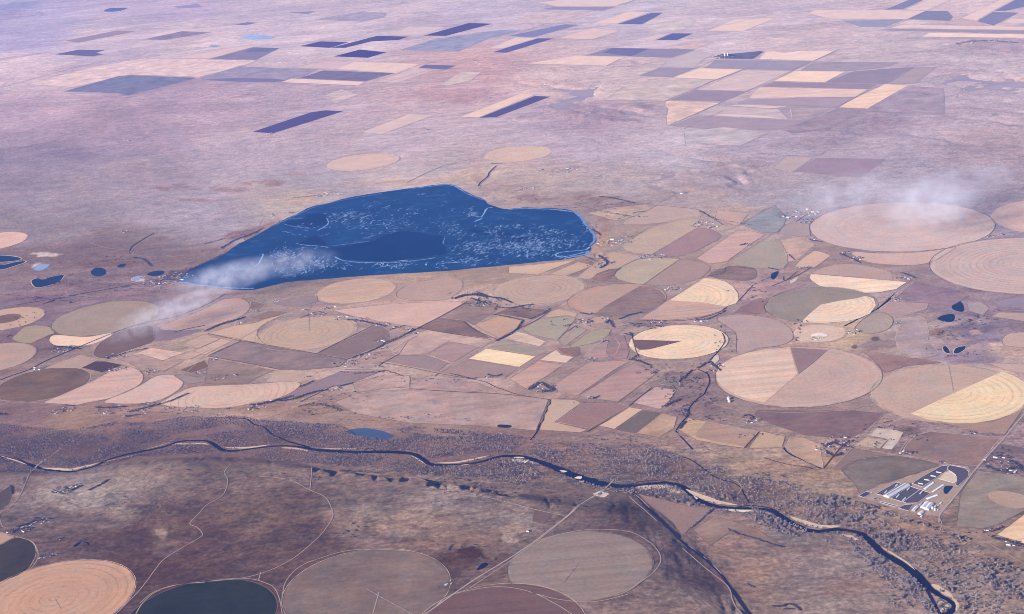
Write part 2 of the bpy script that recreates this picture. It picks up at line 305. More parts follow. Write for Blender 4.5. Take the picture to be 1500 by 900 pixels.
 ('P', [(423,18.5),(463,16.5),(450,21)], (150,155,200), PL, 'tiny faint blue sliver near the top left middle'),
 ('P', [(461,29),(530,17),(567,19),(562,26),(530,32)], (176,171,206), BL, 'faint lilac field near the top left of centre'),
 # far plain, middle and right
 ('P', [(745,53),(828,36),(848,37),(780,55)], (126,131,181), PL, 'blue purple long strip at the top middle'),
 ('P', [(791,14),(812,10.4),(903,10.4),(884,16)], (160,156,196), PL, 'thin purple strip along the very top middle'),
 ('P', [(788,4),(847,-3),(935,-2),(901,9.8),(815,9.6)], (226,206,218), PL, 'cream field touching the top edge right of middle'),
 ('P', [(865,35.5),(921,17),(953,18),(904,35)], (233,207,215), PL, 'cream strip left of a dark blue one near the top'),
 ('P', [(905,35.5),(955,19),(971,19),(961,25),(940,36)], (105,112,165), PL, 'dark blue strip near the top right of middle'),
 ('P', [(817,56.5),(868,41),(908,45.5),(868,58)], (226,201,211), PL, 'cream lozenge field in the far top middle'),
 ('P', [(935,57.5),(961,52),(981,49),(960,58.5)], (226,201,212), PL, 'small cream wedge left of a dark blue rectangle'),
 ('P', [(961,59),(985,49.2),(1015,49.5),(991,59.3)], (96,103,160), PL, 'dark blue rectangle by itself, top right of middle'),
 ('P', [(859,81.5),(892,70.5),(952,71.5),(1017,73),(988,85),(924,83)], (153,150,189), PL, 'long purple rectangle with a darker blue part, far middle right'),
 ('P', [(771,93.5),(844,81.8),(916,83.7),(888,96.7)], (236,209,212), PL, 'long bright cream field under the long purple rectangle'),
 ('P', [(936,111.7),(967,99.2),(1017,100),(984,113.5)], (165,158,190), PL, 'lilac parallelogram left of a cream one'),
 ('P', [(986,114),(1025,100.5),(1087,102),(1049,116.7)], (241,213,212), PL, 'cream parallelogram right of the lilac one, far right of middle'),
 ('P', [(1036,45.5),(1076,28.5),(1137,26.5),(1089,46)], (233,209,215), PL, 'broad cream field near the top, right'),
 ('P', [(1048,86),(1063,80),(1113,75.2),(1119,76),(1103,87)], (102,107,152), BL, 'dark blue rough patch beside the far hamlet'),
 ('P', [(1032,100),(1050,88),(1188,90.3),(1160,103.5)], (165,160,192), PL, 'lilac band field below the far hamlet'),
 ('P', [(1022,132),(1088,103.5),(1160,104.8),(1132,119),(1101,130.5),(1093,133.6)], (216,196,208), SE, 'pale pinkish square field in the right far plain'),
 ('P', [(981,147),(1018,132.4),(1092,134.2),(1056,149.5)], (160,150,182), PL, 'purple square field above the cream field with curly edge'),
 ('P', [(976,148),(1055,151),(1017,168),(977,185),(976,171),(979,160),(973,155)], (223,197,200), BL, 'cream field with a curly left edge on the scarp'),
 ('P', [(1021,168.2),(1047,155.5),(1140,160),(1155,175),(1080,171)], (204,188,204), SE, 'pale lilac field right of the curly edged field'),
 ('P', [(1023,168.4),(1070,167.5),(1115,169.5),(1155,175.4),(1090,172.4)], (228,207,211), PL, 'thin white sliver strip under the pale lilac field'),
 ('P', [(981,185),(1021,169.8),(1140,176.5),(1180,177),(1148,190),(1049,190)], (172,160,185), PL, 'dull purple wide field under the white sliver'),
 ('P', [(1112,87),(1122,76.2),(1135,75.6),(1145,77.5),(1162,76.6),(1166,75.2),(1221,75.7),(1192,89)], (242,216,218), PL, 'bright cream field just right of the far hamlet'),
 ('P', [(1172,103.5),(1194,90.5),(1319,92),(1292,100),(1242,104.8)], (170,162,190), ST, 'lilac striped field right of the bright cream hamlet field'),
 ('P', [(1132,119),(1164,104.5),(1239,105),(1208,121)], (246,217,212), PL, 'bright cream square enclosed by lilac strips, upper right'),
 ('P', [(1211,120.7),(1249,105.3),(1300,101),(1338,98.8),(1294,123)], (156,149,181), PL, 'dark lilac trapezoid field with a hedged right side'),
 ('P', [(1116,127),(1134,120.8),(1208,122),(1286,124.2),(1272,130.7)], (161,151,181), PL, 'narrow purple strip under the bright cream square'),
 ('P', [(1097,144),(1113,128.2),(1270,131.5),(1253,142)], (229,202,206), SE, 'wide cream band field, upper right'),
 ('P', [(1296,123.3),(1331,125.3),(1271,159.5),(1226,157.6),(1255,143)], (241,210,205), ST, 'cream striped long parallelogram, upper right'),
 ('P', [(1093,146),(1250,144),(1227,156.5),(1080,152)], (175,163,189), PL, 'dull lilac band under the wide cream band'),
 ('P', [(1060,154.5),(1095,153.5),(1155,156.6),(1127,159.4)], (222,202,208), PL, 'thin cream sliver right of the curly edged field'),
 ('P', [(1183,19.5),(1193,15),(1321,15.5),(1356,16.3),(1329,28.3),(1215,27.8)], (229,207,216), PL, 'long cream field in the upper right corner region'),
 ('P', [(1233,31),(1326,29),(1297,40),(1260,40)], (160,163,200), PL, 'lilac blue trapezoid under the long cream field, upper right'),
 ('P', [(1297,14.4),(1332,0),(1353,0),(1323,13.5)], (140,146,190), PL, 'blue strip touching the top edge, right'),
 ('P', [(1325,14.2),(1367,-3),(1393,0),(1356,16)], (226,206,216), PL, 'cream diagonal strip touching the top edge at right'),
 ('P', [(1330,28.3),(1357,16.4),(1388,16.5),(1396,25),(1391,31)], (140,146,186), PL, 'blue six sided field below the top edge, right'),
 ('P', [(1408,27),(1465,0),(1484,0),(1455,16),(1430,31)], (233,209,218), PL, 'broad cream diagonal strip near the top right corner'),
 ('P', [(1456.5,16.6),(1487,0),(1515,-4),(1520,6),(1473,16.5)], (131,140,190), PL, 'blue diagonal field in the top right corner'),
 ('P', [(1432,31.4),(1455,17.5),(1492,19),(1455,38)], (140,146,190), PL, 'blue parallelogram field below the top right corner'),
 ('P', [(1468,33.5),(1479,27.5),(1540,29),(1540,36)], (229,207,215), PL, 'cream field cut by the right edge near the top'),
 ('P', [(1303,41.5),(1321,36.5),(1540,40),(1540,45)], (231,209,215), PL, 'very long thin cream strip, upper right'),
 ('P', [(1292,45),(1303,42.3),(1540,46),(1540,50)], (165,159,195), PL, 'very long thin purple strip, upper right'),
 ('P', [(1351,54),(1361,48.5),(1540,51.5),(1540,56.5)], (246,221,218), PL, 'lowest very long cream strip, upper right'),
 ('P', [(1383,36),(1408,28),(1425,29.5),(1447,38.3)], (206,182,200), PL, 'dusty pink wedge field near the top right'),
 ('P', [(124,33),(160,27),(190,21),(152,30)], (216,202,227), PL, 'faint cream sliver at the far upper left under a deep blue patch'),
 ('P', [(0,10),(20,3),(56,2),(50,9),(0,16)], (164,167,212), BL, 'hazy blue purple field in the top left corner'),
 ('P', [(255,10),(290,6),(297,11),(262,12.5)], (165,160,206), PL, 'tiny hazy purple field along the top, left of centre'),
 ('P', [(216,42),(290,28),(345,33),(300,41)], (207,194,217), BL, 'pale hazy field above the faint purple strip, far left'),
 ('P', [(343,36.5),(362,33),(378,33.5),(360,37)], (124,124,178), PL, 'tiny dark blue sliver above the pale pond'),
 ('P', [(472,142),(500,131),(525,139),(492,152)], (207,190,206), BL, 'soft pale clearing below the thin cream strip, upper left of centre'),
 ('P', [(645,125),(676,105),(705,106),(690,118),(655,126)], (214,195,204), BL, 'pale pinkish field right of the dim cream parallelogram'),
 ('P', [(972,70.5),(1010,61),(1045,62),(1030,68),(1017,72)], (213,189,203), BL, 'dusty pink field above the right end of the long purple rectangle'),
 ('P', [(942,37),(968,27),(1020,30),(1000,45),(965,47)], (211,199,215), BL, 'pale grey pink field right of the dark blue strip near the top'),
 ('P', [(890,98.5),(935,98.5),(966,99.5),(935,111.5),(858,116)], (206,190,205), BL, 'pale lilac field left of the lilac parallelogram'),
 ('P', [(985,114.5),(1046,117.5),(1014,131.5),(974,148),(885,147),(912,128)], (206,191,202), BL, 'wide pale rangeland block left of the purple square field'),
 ('P', [(1345,98.5),(1372,99),(1340,123),(1300,122.5)], (177,166,187), PL, 'faint purple parallelogram right of the hedged dark lilac field'),
 ('P', [(1273,160.5),(1334,126.5),(1382,130),(1384,168),(1300,164)], (171,160,187), BL, 'grey purple rangeland block right of the striped long parallelogram'),
 ('P', [(1158,160),(1224,159),(1200,171),(1160,175)], (179,166,186), BL, 'dull purple block left foot of the striped long parallelogram'),
 ('P', [(1002,193),(1060,186.5),(1128,194),(1084,214),(1004,211)], (197,187,205), BL, 'pale lilac rangeland block below the dull purple wide field'),
 ('P', [(1148,190.5),(1180,177.5),(1224,160.5),(1262,163),(1215,190),(1160,196)], (164,152,178), BL, 'dark lilac rangeland strip beside the diagonal far lane'),
 ('P', [(735,36),(790,17),(880,17),(830,34)], (208,192,211), BL, 'pale pink field under the thin purple strip along the top'),
 ('P', [(985,84.5),(1019,73.5),(1046,80),(1030,87.5),(1018,99),(968,98)], (200,188,207), PL, 'pale lilac plot left of the far hamlet'),
 # further holdings that fill the plain
 ('P', [(67,539),(118,521),(144,527),(120,539),(76,540)], (178,152,148), PL, 'tan wedge plot between the canal and the dark round field'),
 ('P', [(120,539),(140,530),(153,530),(179,535),(150,546)], (88,78,106), PL, 'slate blue black plot beside long white sheds, left of the plain'),
 ('P', [(220,510),(271,517),(240,528),(210,528),(196,520)], (213,178,158), BL, 'bright tan plot right of the dark half round field'),
 ('P', [(174,526),(206,519),(240,529),(268,530),(240,544),(200,538),(188,532)], (172,144,145), BL, 'dull pink plot under the bright tan plot'),
 ('P', [(272,518),(300,507),(310,512),(280,526),(250,528)], (188,158,152), ST, 'small striped tan plot right of the bright tan plot'),
 ('P', [(262,543),(300,528),(306,538),(280,547)], (126,103,112), PL, 'small dark brown plot below the striped tan plot'),
 ('P', [(300,490),(322,497),(290,511),(270,503)], (192,162,153), ST, 'narrow tan plot at the left foot of the pale corner field'),
 ('P', [(323,497),(340,500),(300,520),(284,515)], (203,171,156), ST, 'narrow cream plot parallel to the narrow tan one'),
 ('P', [(255,551),(268,549),(300,556),(300,560),(276,563),(266,558)], (160,142,147), PL, 'small grey plot right of the pale tan lobe field'),
 ('P', [(306,525),(402,543),(380,552),(362,562),(300,563),(304,540)], (148,127,134), BL, 'brown grey rough plot below the hedged trapezoid'),
 ('P', [(405,545),(444,548),(460,554),(440,560),(390,560)], (184,157,151), PL, 'tan sliver plot above the wide cream field'),
 ('P', [(500,544),(466,558),(441,568),(414,582),(450,581),(476,569),(512,562),(558,545)], (153,133,143), PL, 'long grey plot running along the tree row, middle left'),
 ('P', [(517,562),(560,550),(600,551),(602,567),(560,570),(522,576)], (180,152,151), BL, 'pinkish rough plot right of the tree row'),
 ('P', [(400,446),(424,438),(464,434),(466,442),(440,449),(415,449)], (158,138,147), PL, 'grey plot left of the streaked round field'),
 ('P', [(367,466),(396,456),(420,458),(388,468)], (142,120,130), BL, 'small brown plot on top of the ringed circle'),
 ('P', [(368,441),(390,446),(373,458),(366,452)], (142,122,132), BL, 'small brown triangle right of the half round tan field'),
 ('P', [(536,517),(572,515),(586,518),(557,534),(522,530)], (167,140,141), BL, 'pink brown plot among yards below the dark half round field'),
 ('P', [(576,513),(600,497),(612,492),(598,500),(586,517)], (180,152,152), PL, 'thin pink plot left of the pinkish grey plot'),
 ('P', [(808,456),(820,453),(846,460),(843,464),(830,462.5),(797,466)], (193,163,151), PL, 'tan wedge plot on top of the kite shaped field'),
 ('Q', [(864,470),(872,465),(886,464),(886,472),(875,475),(865,475)], (183,155,152), PL, 'tiny rounded tan plot near the creek bend'),
 ('P', [(861,516),(900,494),(908,505),(902,519),(880,526),(855,523)], (172,142,147), ST, 'pink brown striped plot right of the diagonal road'),
 ('P', [(817,511),(848,509),(850,519),(843,523),(825,518)], (142,117,124), BL, 'brown scrub plot at the road fork, middle'),
 ('P', [(600,558),(636,550),(696,560),(722,570),(686,575),(600,570)], (172,145,147), BL, 'dull pink strip plot above the broad pasture'),
 ('P', [(893,487),(914,492),(922,514),(918,526),(900,527),(888,518)], (160,132,140), BL, 'brown pink plot left of the bright cream circle'),
 ('P', [(1086,450),(1112,437),(1126,441),(1119,450),(1122,459),(1100,460),(1076,459)], (152,124,134), BL, 'brown rough plot between quarter round field and grey green circle'),
 ('P', [(1288,454),(1301,444),(1360,445),(1356,453),(1313,466),(1306,461)], (174,147,152), PL, 'mauve plot right of the pens on the right hand road'),
 ('P', [(1416,444),(1436,442),(1450,452),(1440,462),(1420,456)], (167,152,160), PL, 'pale grey plot right of the upper blue pond'),
 ('P', [(1455,442),(1500,434),(1540,432),(1540,452),(1462,451)], (157,142,162), PL, 'lilac grey plot above the curved road at right edge'),
 ('P', [(1464,458),(1500,459),(1540,460),(1540,472),(1500,471),(1452,464)], (184,157,153), PL, 'tan plot below the curved road at right edge'),
 ('Q', [(1476,490),(1500,487),(1540,486),(1540,508),(1480,508),(1468,500)], (192,162,157), PL, 'tan rounded plot right of the dark wet ground at right edge'),
 ('Q', [(1324,468),(1352,465),(1360,484),(1360,500),(1374,517),(1352,523),(1320,515),(1312,496),(1318,478)], (167,147,154), BL, 'large faint grey pasture left of the reddish marsh'),
 ('P', [(1262,514),(1356,527),(1380,532),(1330,536),(1296,547),(1286,534)], (160,130,132), BL, 'brown triangle of rough ground between the two largest lower circles'),
 ('P', [(1447,532),(1500,534),(1540,535),(1540,550),(1500,548),(1470,542)], (187,160,155), PL, 'tan plot above the bright ringed cream sector at right edge'),
 ('P', [(1050,308),(1097,313),(1081,332),(1048,321)], (192,162,161), PL, 'pink plot right of the crossroads north east of the lake'),
 ('P', [(1341,413),(1401,426),(1420,434),(1393,449),(1328,441),(1312,437)], (152,130,147), BL, 'dark mauve rough field in the bend of the right hand road'),
 ('P', [(1341,638),(1362,633),(1466,641),(1432,683),(1385,678),(1320,666),(1328,651)], (147,124,134), BL, 'big brown mauve pasture left of the highway above the feedlot'),
 ('P', [(1372,618),(1455,618),(1497,602),(1472,637),(1410,627)], (162,134,138), PL, 'pink brown ground under the bright ringed cream sector'),
 ('P', [(935,724),(1000,740),(1040,748),(1012,772),(1000,785),(965,752)], (150,126,133), PL, 'triangular pasture between canal and river, lower middle'),
 ('P', [(1016,777),(1047,756),(1110,776),(1145,800),(1066,782),(1040,800)], (152,127,131), BL, 'rough pasture between the two tree rows south of the river'),
]
# parts of a field with a cover of their own: (index by label start, shape, geometry, tone, pattern, part label)
SECTORS = [
 ('round tan field with a dark oval', 'C', (-13,31,460,474.5), (130,109,121), BL, 'dark oval at the centre'),
 ('round field split tan and dark', 'P', [(938,419),(955,421),(968,427),(974,435),(974,444),(965,453),(948,459),(925,462.5),(905,463),(868,462.5),(886,449)], (140,119,132), BL, 'dark brown sector'),
 ('quarter round field with bright', 'P', [(979,440.5),(1025,443),(1065,449.5),(1056,456),(1030,464),(1000,468),(970,469.5),(935,468),(958,455)], (196,161,152), ST, 'brown striped foot'),
 ('bright cream round field with a dark', 'P', [(926,498),(960,499),(997,500.5),(972,507),(950,512.5),(936,513),(929,507)], (117,98,117), PL, 'dark wedge'),
 ('very large round field with striped', 'P', [(1157,509.5),(1168,549),(1120,590),(1100,586),(1078,579),(1060,569),(1050,558),(1049,547),(1056,535),(1072,525),(1095,517),(1125,511.5)], (214,182,159), ST, 'striped tan left part'),
 ('very large round field with striped', 'P', [(1158,509.5),(1212,513),(1194,530),(1170,548.5)], (152,127,133), PL, 'dark corner outside the pivot sweep'),
 ('very large round field mauve', 'P', [(1334,606.5),(1400,575),(1468,545),(1485,551),(1500,560),(1507,574),(1504,587),(1496,598),(1480,608),(1455,616),(1425,620.5),(1395,620.5),(1360,615)], (240,207,167), RN, 'bright ringed cream part'),
 ('round grey green field with a bright', 'P', [(1173,473),(1187,459),(1202,447),(1230,441),(1255,437.5),(1268,434),(1280,438),(1283,448),(1274,460),(1258,467),(1240,471),(1210,473.5)], (240,207,171), RN, 'bright cream part'),
 ('striped brown field with cream', 'P', [(1018,637),(1034,618.5),(1109,632.5),(1090,654.5),(1056,649),(1020,641)], (167,140,141), ST, 'striped brown part'),
 ('small cream round field with a white', 'Q', [(1188,491),(1198,488),(1205,489),(1212,492),(1200,495),(1190,494)], (250,228,212), PL, 'white yard'),
 ('long purple rectangle with a darker', 'P', [(883,77.5),(897,71),(951,71.8),(924,82.7)], (110,115,165), PL, 'darker blue part'),
 ('blue purple wedge field right', 'P', [(357,77),(373,70),(408,71),(392,76.5)], (110,120,165), PL, 'darker blue part'),
 ('big grey field right of the feedlot', 'Q', [(1448,723),(1470,720),(1500,726),(1515,736),(1495,745),(1470,742),(1452,733)], (172,148,147), PL, 'pinkish bare patch'),
]
# rangeland tones (photo pixel, tone)
TONES = """0 5 184 182 226;50 40 186 184 226;20 60 180 178 224;250 10 191 182 220;150 60 200 190 220;20 95 213 199 224;300 60 210 198 222;60 115 205 190 215;
250 140 178 164 196;150 180 172 158 188;60 165 188 172 202;50 220 160 150 182;200 205 175 161 191;350 210 190 176 200;300 165 186 170 198;200 262 170 156 180;300 310 178 163 185;90 300 166 151 173;
30 280 163 150 176;50 335 158 143 162;150 375 140 121 141;60 395 140 121 139;30 470 128 108 133;400 30 200 191 220;500 50 205 195 220;450 140 190 177 204;600 130 198 180 202;660 120 196 175 196;
600 20 200 190 218;700 15 196 189 220;700 105 198 172 192;600 205 194 180 204;450 260 180 168 189;420 235 188 174 198;430 295 190 172 178;600 258 195 180 194;700 250 198 177 184;660 235 194 180 196;760 185 190 178 202;
800 120 202 185 203;900 125 204 190 206;860 170 172 158 187;790 175 180 168 196;860 210 190 176 202;960 220 192 181 203;900 265 188 173 186;1050 250 174 160 180;1010 290 178 160 172;820 270 188 172 180;
850 300 164 144 156;760 285 180 160 168;1110 205 180 170 197;1000 205 194 184 206;1250 175 168 158 186;1400 150 188 178 204;1320 220 180 169 194;1450 230 174 160 182;1450 95 198 188 210;1300 70 196 186 208;
1200 60 200 187 208;1150 15 200 190 216;1360 100 188 178 204;1000 30 200 190 216;950 10 194 190 220;1400 5 205 190 212;1500 70 186 174 202;1150 290 174 163 183;1100 270 178 163 182;1400 275 160 148 172;1480 270 166 152 174;1330 285 172 160 182;
100 435 134 114 134;250 430 138 119 139;150 470 130 110 130;300 430 140 120 137;400 435 154 134 141;350 415 150 128 138;60 500 120 100 120;120 535 145 125 132;250 520 170 145 143;300 505 176 150 146;210 500 160 135 140;
600 455 165 140 144;700 420 170 145 145;560 495 160 136 141;850 480 160 136 141;640 425 178 150 148;900 480 150 128 136;1000 395 172 148 152;900 430 150 128 136;960 345 175 152 155;1060 320 184 162 166;1200 410 165 142 150;
1150 430 158 133 146;1380 450 140 120 141;1450 475 138 119 141;1460 500 134 118 141;1330 480 164 145 151;1300 505 162 140 146;1420 510 150 131 148;1060 480 150 130 141;1010 560 135 115 127;960 540 145 125 132;
1100 600 142 120 128;1030 590 128 108 122;1180 645 152 128 130;1130 665 165 138 138;1400 645 138 117 130;1350 640 140 118 130;1210 695 160 130 125;1240 725 158 130 128;1480 680 130 112 130;1480 520 172 146 148;1240 490 185 158 145;1180 500 170 142 140;
430 550 168 142 142;340 545 142 122 133;500 560 166 143 148;420 600 150 124 126;600 560 182 155 153;500 600 146 122 126;350 600 158 130 130;300 590 150 125 130;700 565 170 143 146;500 480 150 128 138;
50 605 124 102 119;100 618 148 120 120;30 600 118 97 114;200 618 140 112 120;60 575 140 118 128;
0 650 112 92 110;100 650 106 88 106;200 645 106 88 106;300 640 112 92 108;400 640 112 92 106;500 650 118 98 110;600 640 122 100 112;700 640 124 102 112;800 650 126 104 114;900 660 126 106 116;700 660 120 98 110;
540 620 150 124 126;650 628 150 124 126;900 640 142 118 124;1000 650 140 118 124;1050 670 142 122 126;1100 680 158 130 126;1200 710 150 124 122;1000 690 118 98 110;1100 720 122 102 112;1200 750 126 105 114;1300 770 140 116 120;1400 810 146 120 122;1350 820 138 116 121;1450 860 142 122 127;1480 820 140 116 120;1420 880 145 124 127;
50 705 128 108 122;40 740 130 110 125;100 712 142 124 134;120 740 150 132 137;200 715 146 126 131;60 770 118 101 117;150 775 120 103 116;260 760 98 80 101;200 795 90 73 96;310 800 93 76 98;240 730 118 100 114;380 760 112 93 104;430 740 105 88 104;
340 715 116 98 112;250 810 88 70 94;150 800 96 78 100;90 810 110 90 108;220 840 86 70 92;300 840 90 73 94;370 820 98 80 98;450 790 92 77 98;450 702 124 105 117;600 712 128 108 119;560 745 124 107 119;650 735 140 122 131;750 762 144 125 131;530 772 140 119 122;600 775 150 126 126;560 800 128 107 118;
650 800 132 107 112;660 840 90 72 92;690 850 120 98 108;480 820 98 80 98;400 860 95 78 97;720 715 124 104 116;800 735 104 90 106;860 742 124 107 117;920 745 92 81 102;1000 740 140 118 125;1090 775 146 122 127;1150 785 128 112 122;980 790 124 105 118;1010 815 98 84 106;1055 850 92 78 101;960 885 124 105 115;900 890 126 106 116;
925 780 88 76 97;1060 800 140 114 118;1110 845 152 123 121;1200 885 150 130 134;1230 825 140 122 130;1150 830 140 120 128;1220 865 146 119 125;1100 890 140 116 120;870 768 110 94 110;1290 870 148 126 130;1330 860 140 118 124;1180 855 146 124 130"""
# irregular stands of scrub, bare soil and salt (cx, cy, rx, ry, tone, strength)
BLOTS = [(262,275,26,3,(146,120,140),.5),(240,277,12,2,(140,110,130),.5),(330,278,30,4,(156,126,144),.5),(285,293,26,2.2,(150,120,138),.5),(390,268,30,5,(160,130,145),.6),(430,255,25,4,(168,140,152),.5),
 (620,110,30,6,(203,178,194),.5),(660,140,90,12,(186,158,182),.6),(690,108,40,5,(196,168,184),.5),(780,120,60,6,(200,170,186),.5),
 (85,415,40,8,(122,104,128),.7),(200,345,60,14,(146,130,146),.5),(160,385,50,10,(128,106,124),.6),(330,395,50,10,(120,98,120),.6),(280,408,40,8,(128,104,120),.5),(370,345,34,8,(120,98,118),.6),(400,333,30,6,(146,112,124),.5),(180,430,90,7,(118,98,122),.5),(40,437,60,8,(120,100,124),.5),
 (60,374,24,3,(230,210,215),.8),(60,392,13,6,(225,205,212),.8),(200,409,10,4,(225,208,212),.7),(30,366,50,4,(150,125,135),.5),
 (440,290,30,10,(196,170,170),.6),(680,262,40,10,(205,178,172),.6),(620,265,60,6,(200,172,170),.5),(560,268,60,5,(192,165,165),.4),(880,355,14,26,(190,155,148),.8),(880,330,14,18,(165,132,140),.6),(870,390,30,10,(150,125,132),.6),
 (700,262,10,14,(176,150,165),.4),(780,292,30,5,(140,122,142),.6),(880,290,40,5,(136,118,136),.6),(930,300,30,4,(140,122,138),.5),
 (240,787,14,7,(200,165,150),.9),(250,783,40,20,(118,98,106),.5),(240,815,20,12,(130,108,116),.4),(330,760,40,22,(122,98,106),.45),(400,775,30,20,(118,94,104),.45),(360,790,30,12,(126,100,108),.4),(320,830,40,8,(106,86,100),.4),
 (160,740,12,12,(92,84,108),.6),(195,757,22,7,(86,76,102),.7),(290,690,22,12,(98,88,110),.6),(30,685,20,8,(110,95,112),.5),(120,735,50,22,(158,140,142),.5),(60,735,40,20,(152,134,138),.45),(175,765,20,14,(164,144,140),.4),
 (755,790,16,14,(178,152,146),.8),(740,775,40,14,(150,128,132),.5),(640,785,40,20,(150,120,122),.5),(700,826,20,10,(70,55,78),.8),(680,835,30,9,(88,66,86),.6),(675,745,20,8,(112,96,116),.6),(710,745,30,8,(122,106,120),.5),(560,760,30,10,(150,124,124),.4),(540,768,12,10,(96,82,102),.5),(545,785,16,8,(102,86,106),.5),(640,690,40,8,(100,84,98),.3),
 (915,750,30,16,(78,70,96),.7),(880,745,22,8,(100,88,108),.5),(1080,768,40,14,(156,124,122),.4),(1100,830,50,24,(160,124,118),.35),(1060,810,30,12,(150,118,116),.5),(1260,870,30,18,(156,126,130),.4),
 (1330,470,40,14,(172,150,156),.5),(1430,450,40,12,(136,118,142),.6),(1440,490,46,16,(128,114,142),.7),(1400,525,60,10,(134,118,142),.6),(1440,525,50,10,(128,112,138),.6),(1370,490,14,14,(140,104,116),.7),(1350,470,10,10,(160,130,138),.5),(1430,487,14,5,(206,178,168),.7),(1475,505,26,12,(190,160,155),.7),(1440,470,8,8,(176,160,172),.5),(1270,515,40,8,(150,122,130),.5),(1390,498,26,10,(180,150,148),.5),
 (1240,502,22,7,(196,166,150),.5),(1290,508,24,7,(128,110,122),.7),(1282,497,6,4,(104,86,104),.9),(1252,508,5,2.5,(100,78,92),.9),(1200,498,24,4,(240,215,205),.7),(1100,450,30,12,(160,128,138),.5),(1110,425,30,14,(176,142,148),.5),(1385,345,40,6,(150,138,168),.5),(1400,430,30,8,(132,114,136),.5),(1350,430,30,8,(130,112,134),.6),(1300,420,14,6,(136,118,138),.5),(1230,375,24,8,(150,132,150),.5),
 (1330,700,10,5,(210,180,165),.6),(1340,652,40,14,(136,114,126),.5),(1330,633,24,4,(94,78,96),.6),(1450,655,30,16,(140,118,130),.5),(1235,660,18,10,(150,122,128),.5),(1260,640,20,10,(150,124,130),.5),(1310,620,26,7,(150,118,122),.5),
 (1010,560,40,30,(128,108,122),.5),(1030,545,20,14,(146,118,124),.4),(1050,530,14,30,(138,116,128),.5),(985,570,22,20,(118,100,118),.5),(960,475,60,5,(110,96,116),.5),(1110,640,60,8,(128,106,122),.2),(1180,522,24,20,(146,122,130),.6),
 (700,450,30,8,(116,96,114),.5),(640,560,60,5,(150,128,136),.4),(400,600,60,8,(132,106,112),.5),(480,590,50,12,(140,112,118),.4),(500,530,40,8,(136,116,128),.4),(1180,745,60,14,(134,110,116),.4),(1290,745,40,5,(168,130,122),.6),(1400,795,40,6,(170,138,128),.6),(1470,830,30,12,(150,118,114),.6),(1350,772,50,5,(164,130,122),.6),
 (800,170,60,6,(160,150,180),.6),(930,155,40,6,(160,148,178),.6),(1060,250,30,8,(160,148,172),.4),(1180,215,60,10,(166,152,176),.4),(1300,180,40,8,(156,146,180),.6),(1420,165,60,10,(178,164,188),.4),(1480,120,40,8,(188,168,186),.4),(1400,105,60,10,(176,166,194),.4),(1430,65,30,5,(165,155,178),.5),(1010,240,60,10,(196,186,206),.5),
 (870,245,60,6,(170,152,178),.3),(100,225,60,8,(150,140,176),.5),(30,270,40,8,(152,140,168),.5),(250,235,60,8,(176,162,188),.4),(20,20,60,6,(160,160,210),.5),(10,10,50,4,(160,165,215),.5)]

# ------------------------------------------------------------------ outlines on the ground
NORTH = math.radians(53.2)                     # direction of the section roads

def circle_from_box(b):
    l, r, t, bo = b
    cx, cy = (l + r) / 2, (t + bo) / 2; c = g(cx, cy)[0]
    z = base_h(np.array([c[0]]), np.array([c[1]]), False)[0]
    th = np.linspace(0, 2 * np.pi, 73)[:-1]
    rad = (r - l) / 2 * math.hypot(c[0], c[1]) / FPX
    px, py = cx, cy
    for _ in range(8):
        P = np.stack([c[0] + rad * np.cos(th), c[1] + rad * np.sin(th), 0 * th + z], -1); q = proj(P)
        px += cx - (q[:, 0].min() + q[:, 0].max()) / 2; py += cy - (q[:, 1].min() + q[:, 1].max()) / 2
        rad *= .7 * (r - l) / (q[:, 0].max() - q[:, 0].min()) + .3 * (bo - t) / (q[:, 1].max() - q[:, 1].min())
        c = g0(px, py, z)
    return c, rad

def outline(shape, geo):
    """-> ground outline (n,2), centre, radius or None"""
    if shape == 'C':
        c, r = circle_from_box(geo); th = np.linspace(0, 2 * np.pi, 97)[:-1]
        rr = r * (1 + .004 * np.sin(3 * th + r))
        return np.stack([c[0] + rr * np.cos(th), c[1] + rr * np.sin(th)], -1), c, r
    a = np.array(geo, float); P = g(a[:, 0], a[:, 1])
    if shape == 'Q': P = catmull(P, True, 6)
    return P, P.mean(0), None

FO = [outline(f[0], f[1]) for f in FIELDS]
SO = [outline(s[1], s[2]) for s in SECTORS]
LAKE_PX = [(259,412),(266,405),(276,397),(300,385),(320,378),(335,368),(350,357),(370,348),(388,338),(405,328),(420,320),(432,315),(445,308),(460,302),(480,298),(500,292.5),(520,288),(550,283),(580,279),(610,275),(635,271.5),(658,270),(668,273),(680,280),(695,287),(708,292),(714,298),(726,303),(738,306.5),(750,306),(765,304.5),(785,304.5),(805,305),(825,306.5),(841,310),(852,318),(857,325),(863,332),(867,341),(874,349),(872,356),(866,362),(865,369),(856,375),(842,377.5),(820,381.5),(800,383),(770,386),(740,389),(700,393),(650,397.5),(600,400.5),(550,403.5),(500,407),(450,411),(420,413.5),(400,418),(385,422),(370,425),(340,424.5),(310,421),(285,418),(266,415.5)]
_l = np.array(LAKE_PX, float)
LAKE = catmull(g(_l[:, 0], _l[:, 1]), True, 3)
for i_ in range(len(LAKE)):                    # a shore is never quite smooth
    LAKE[i_] += (rng.random(2) - .5) * 16

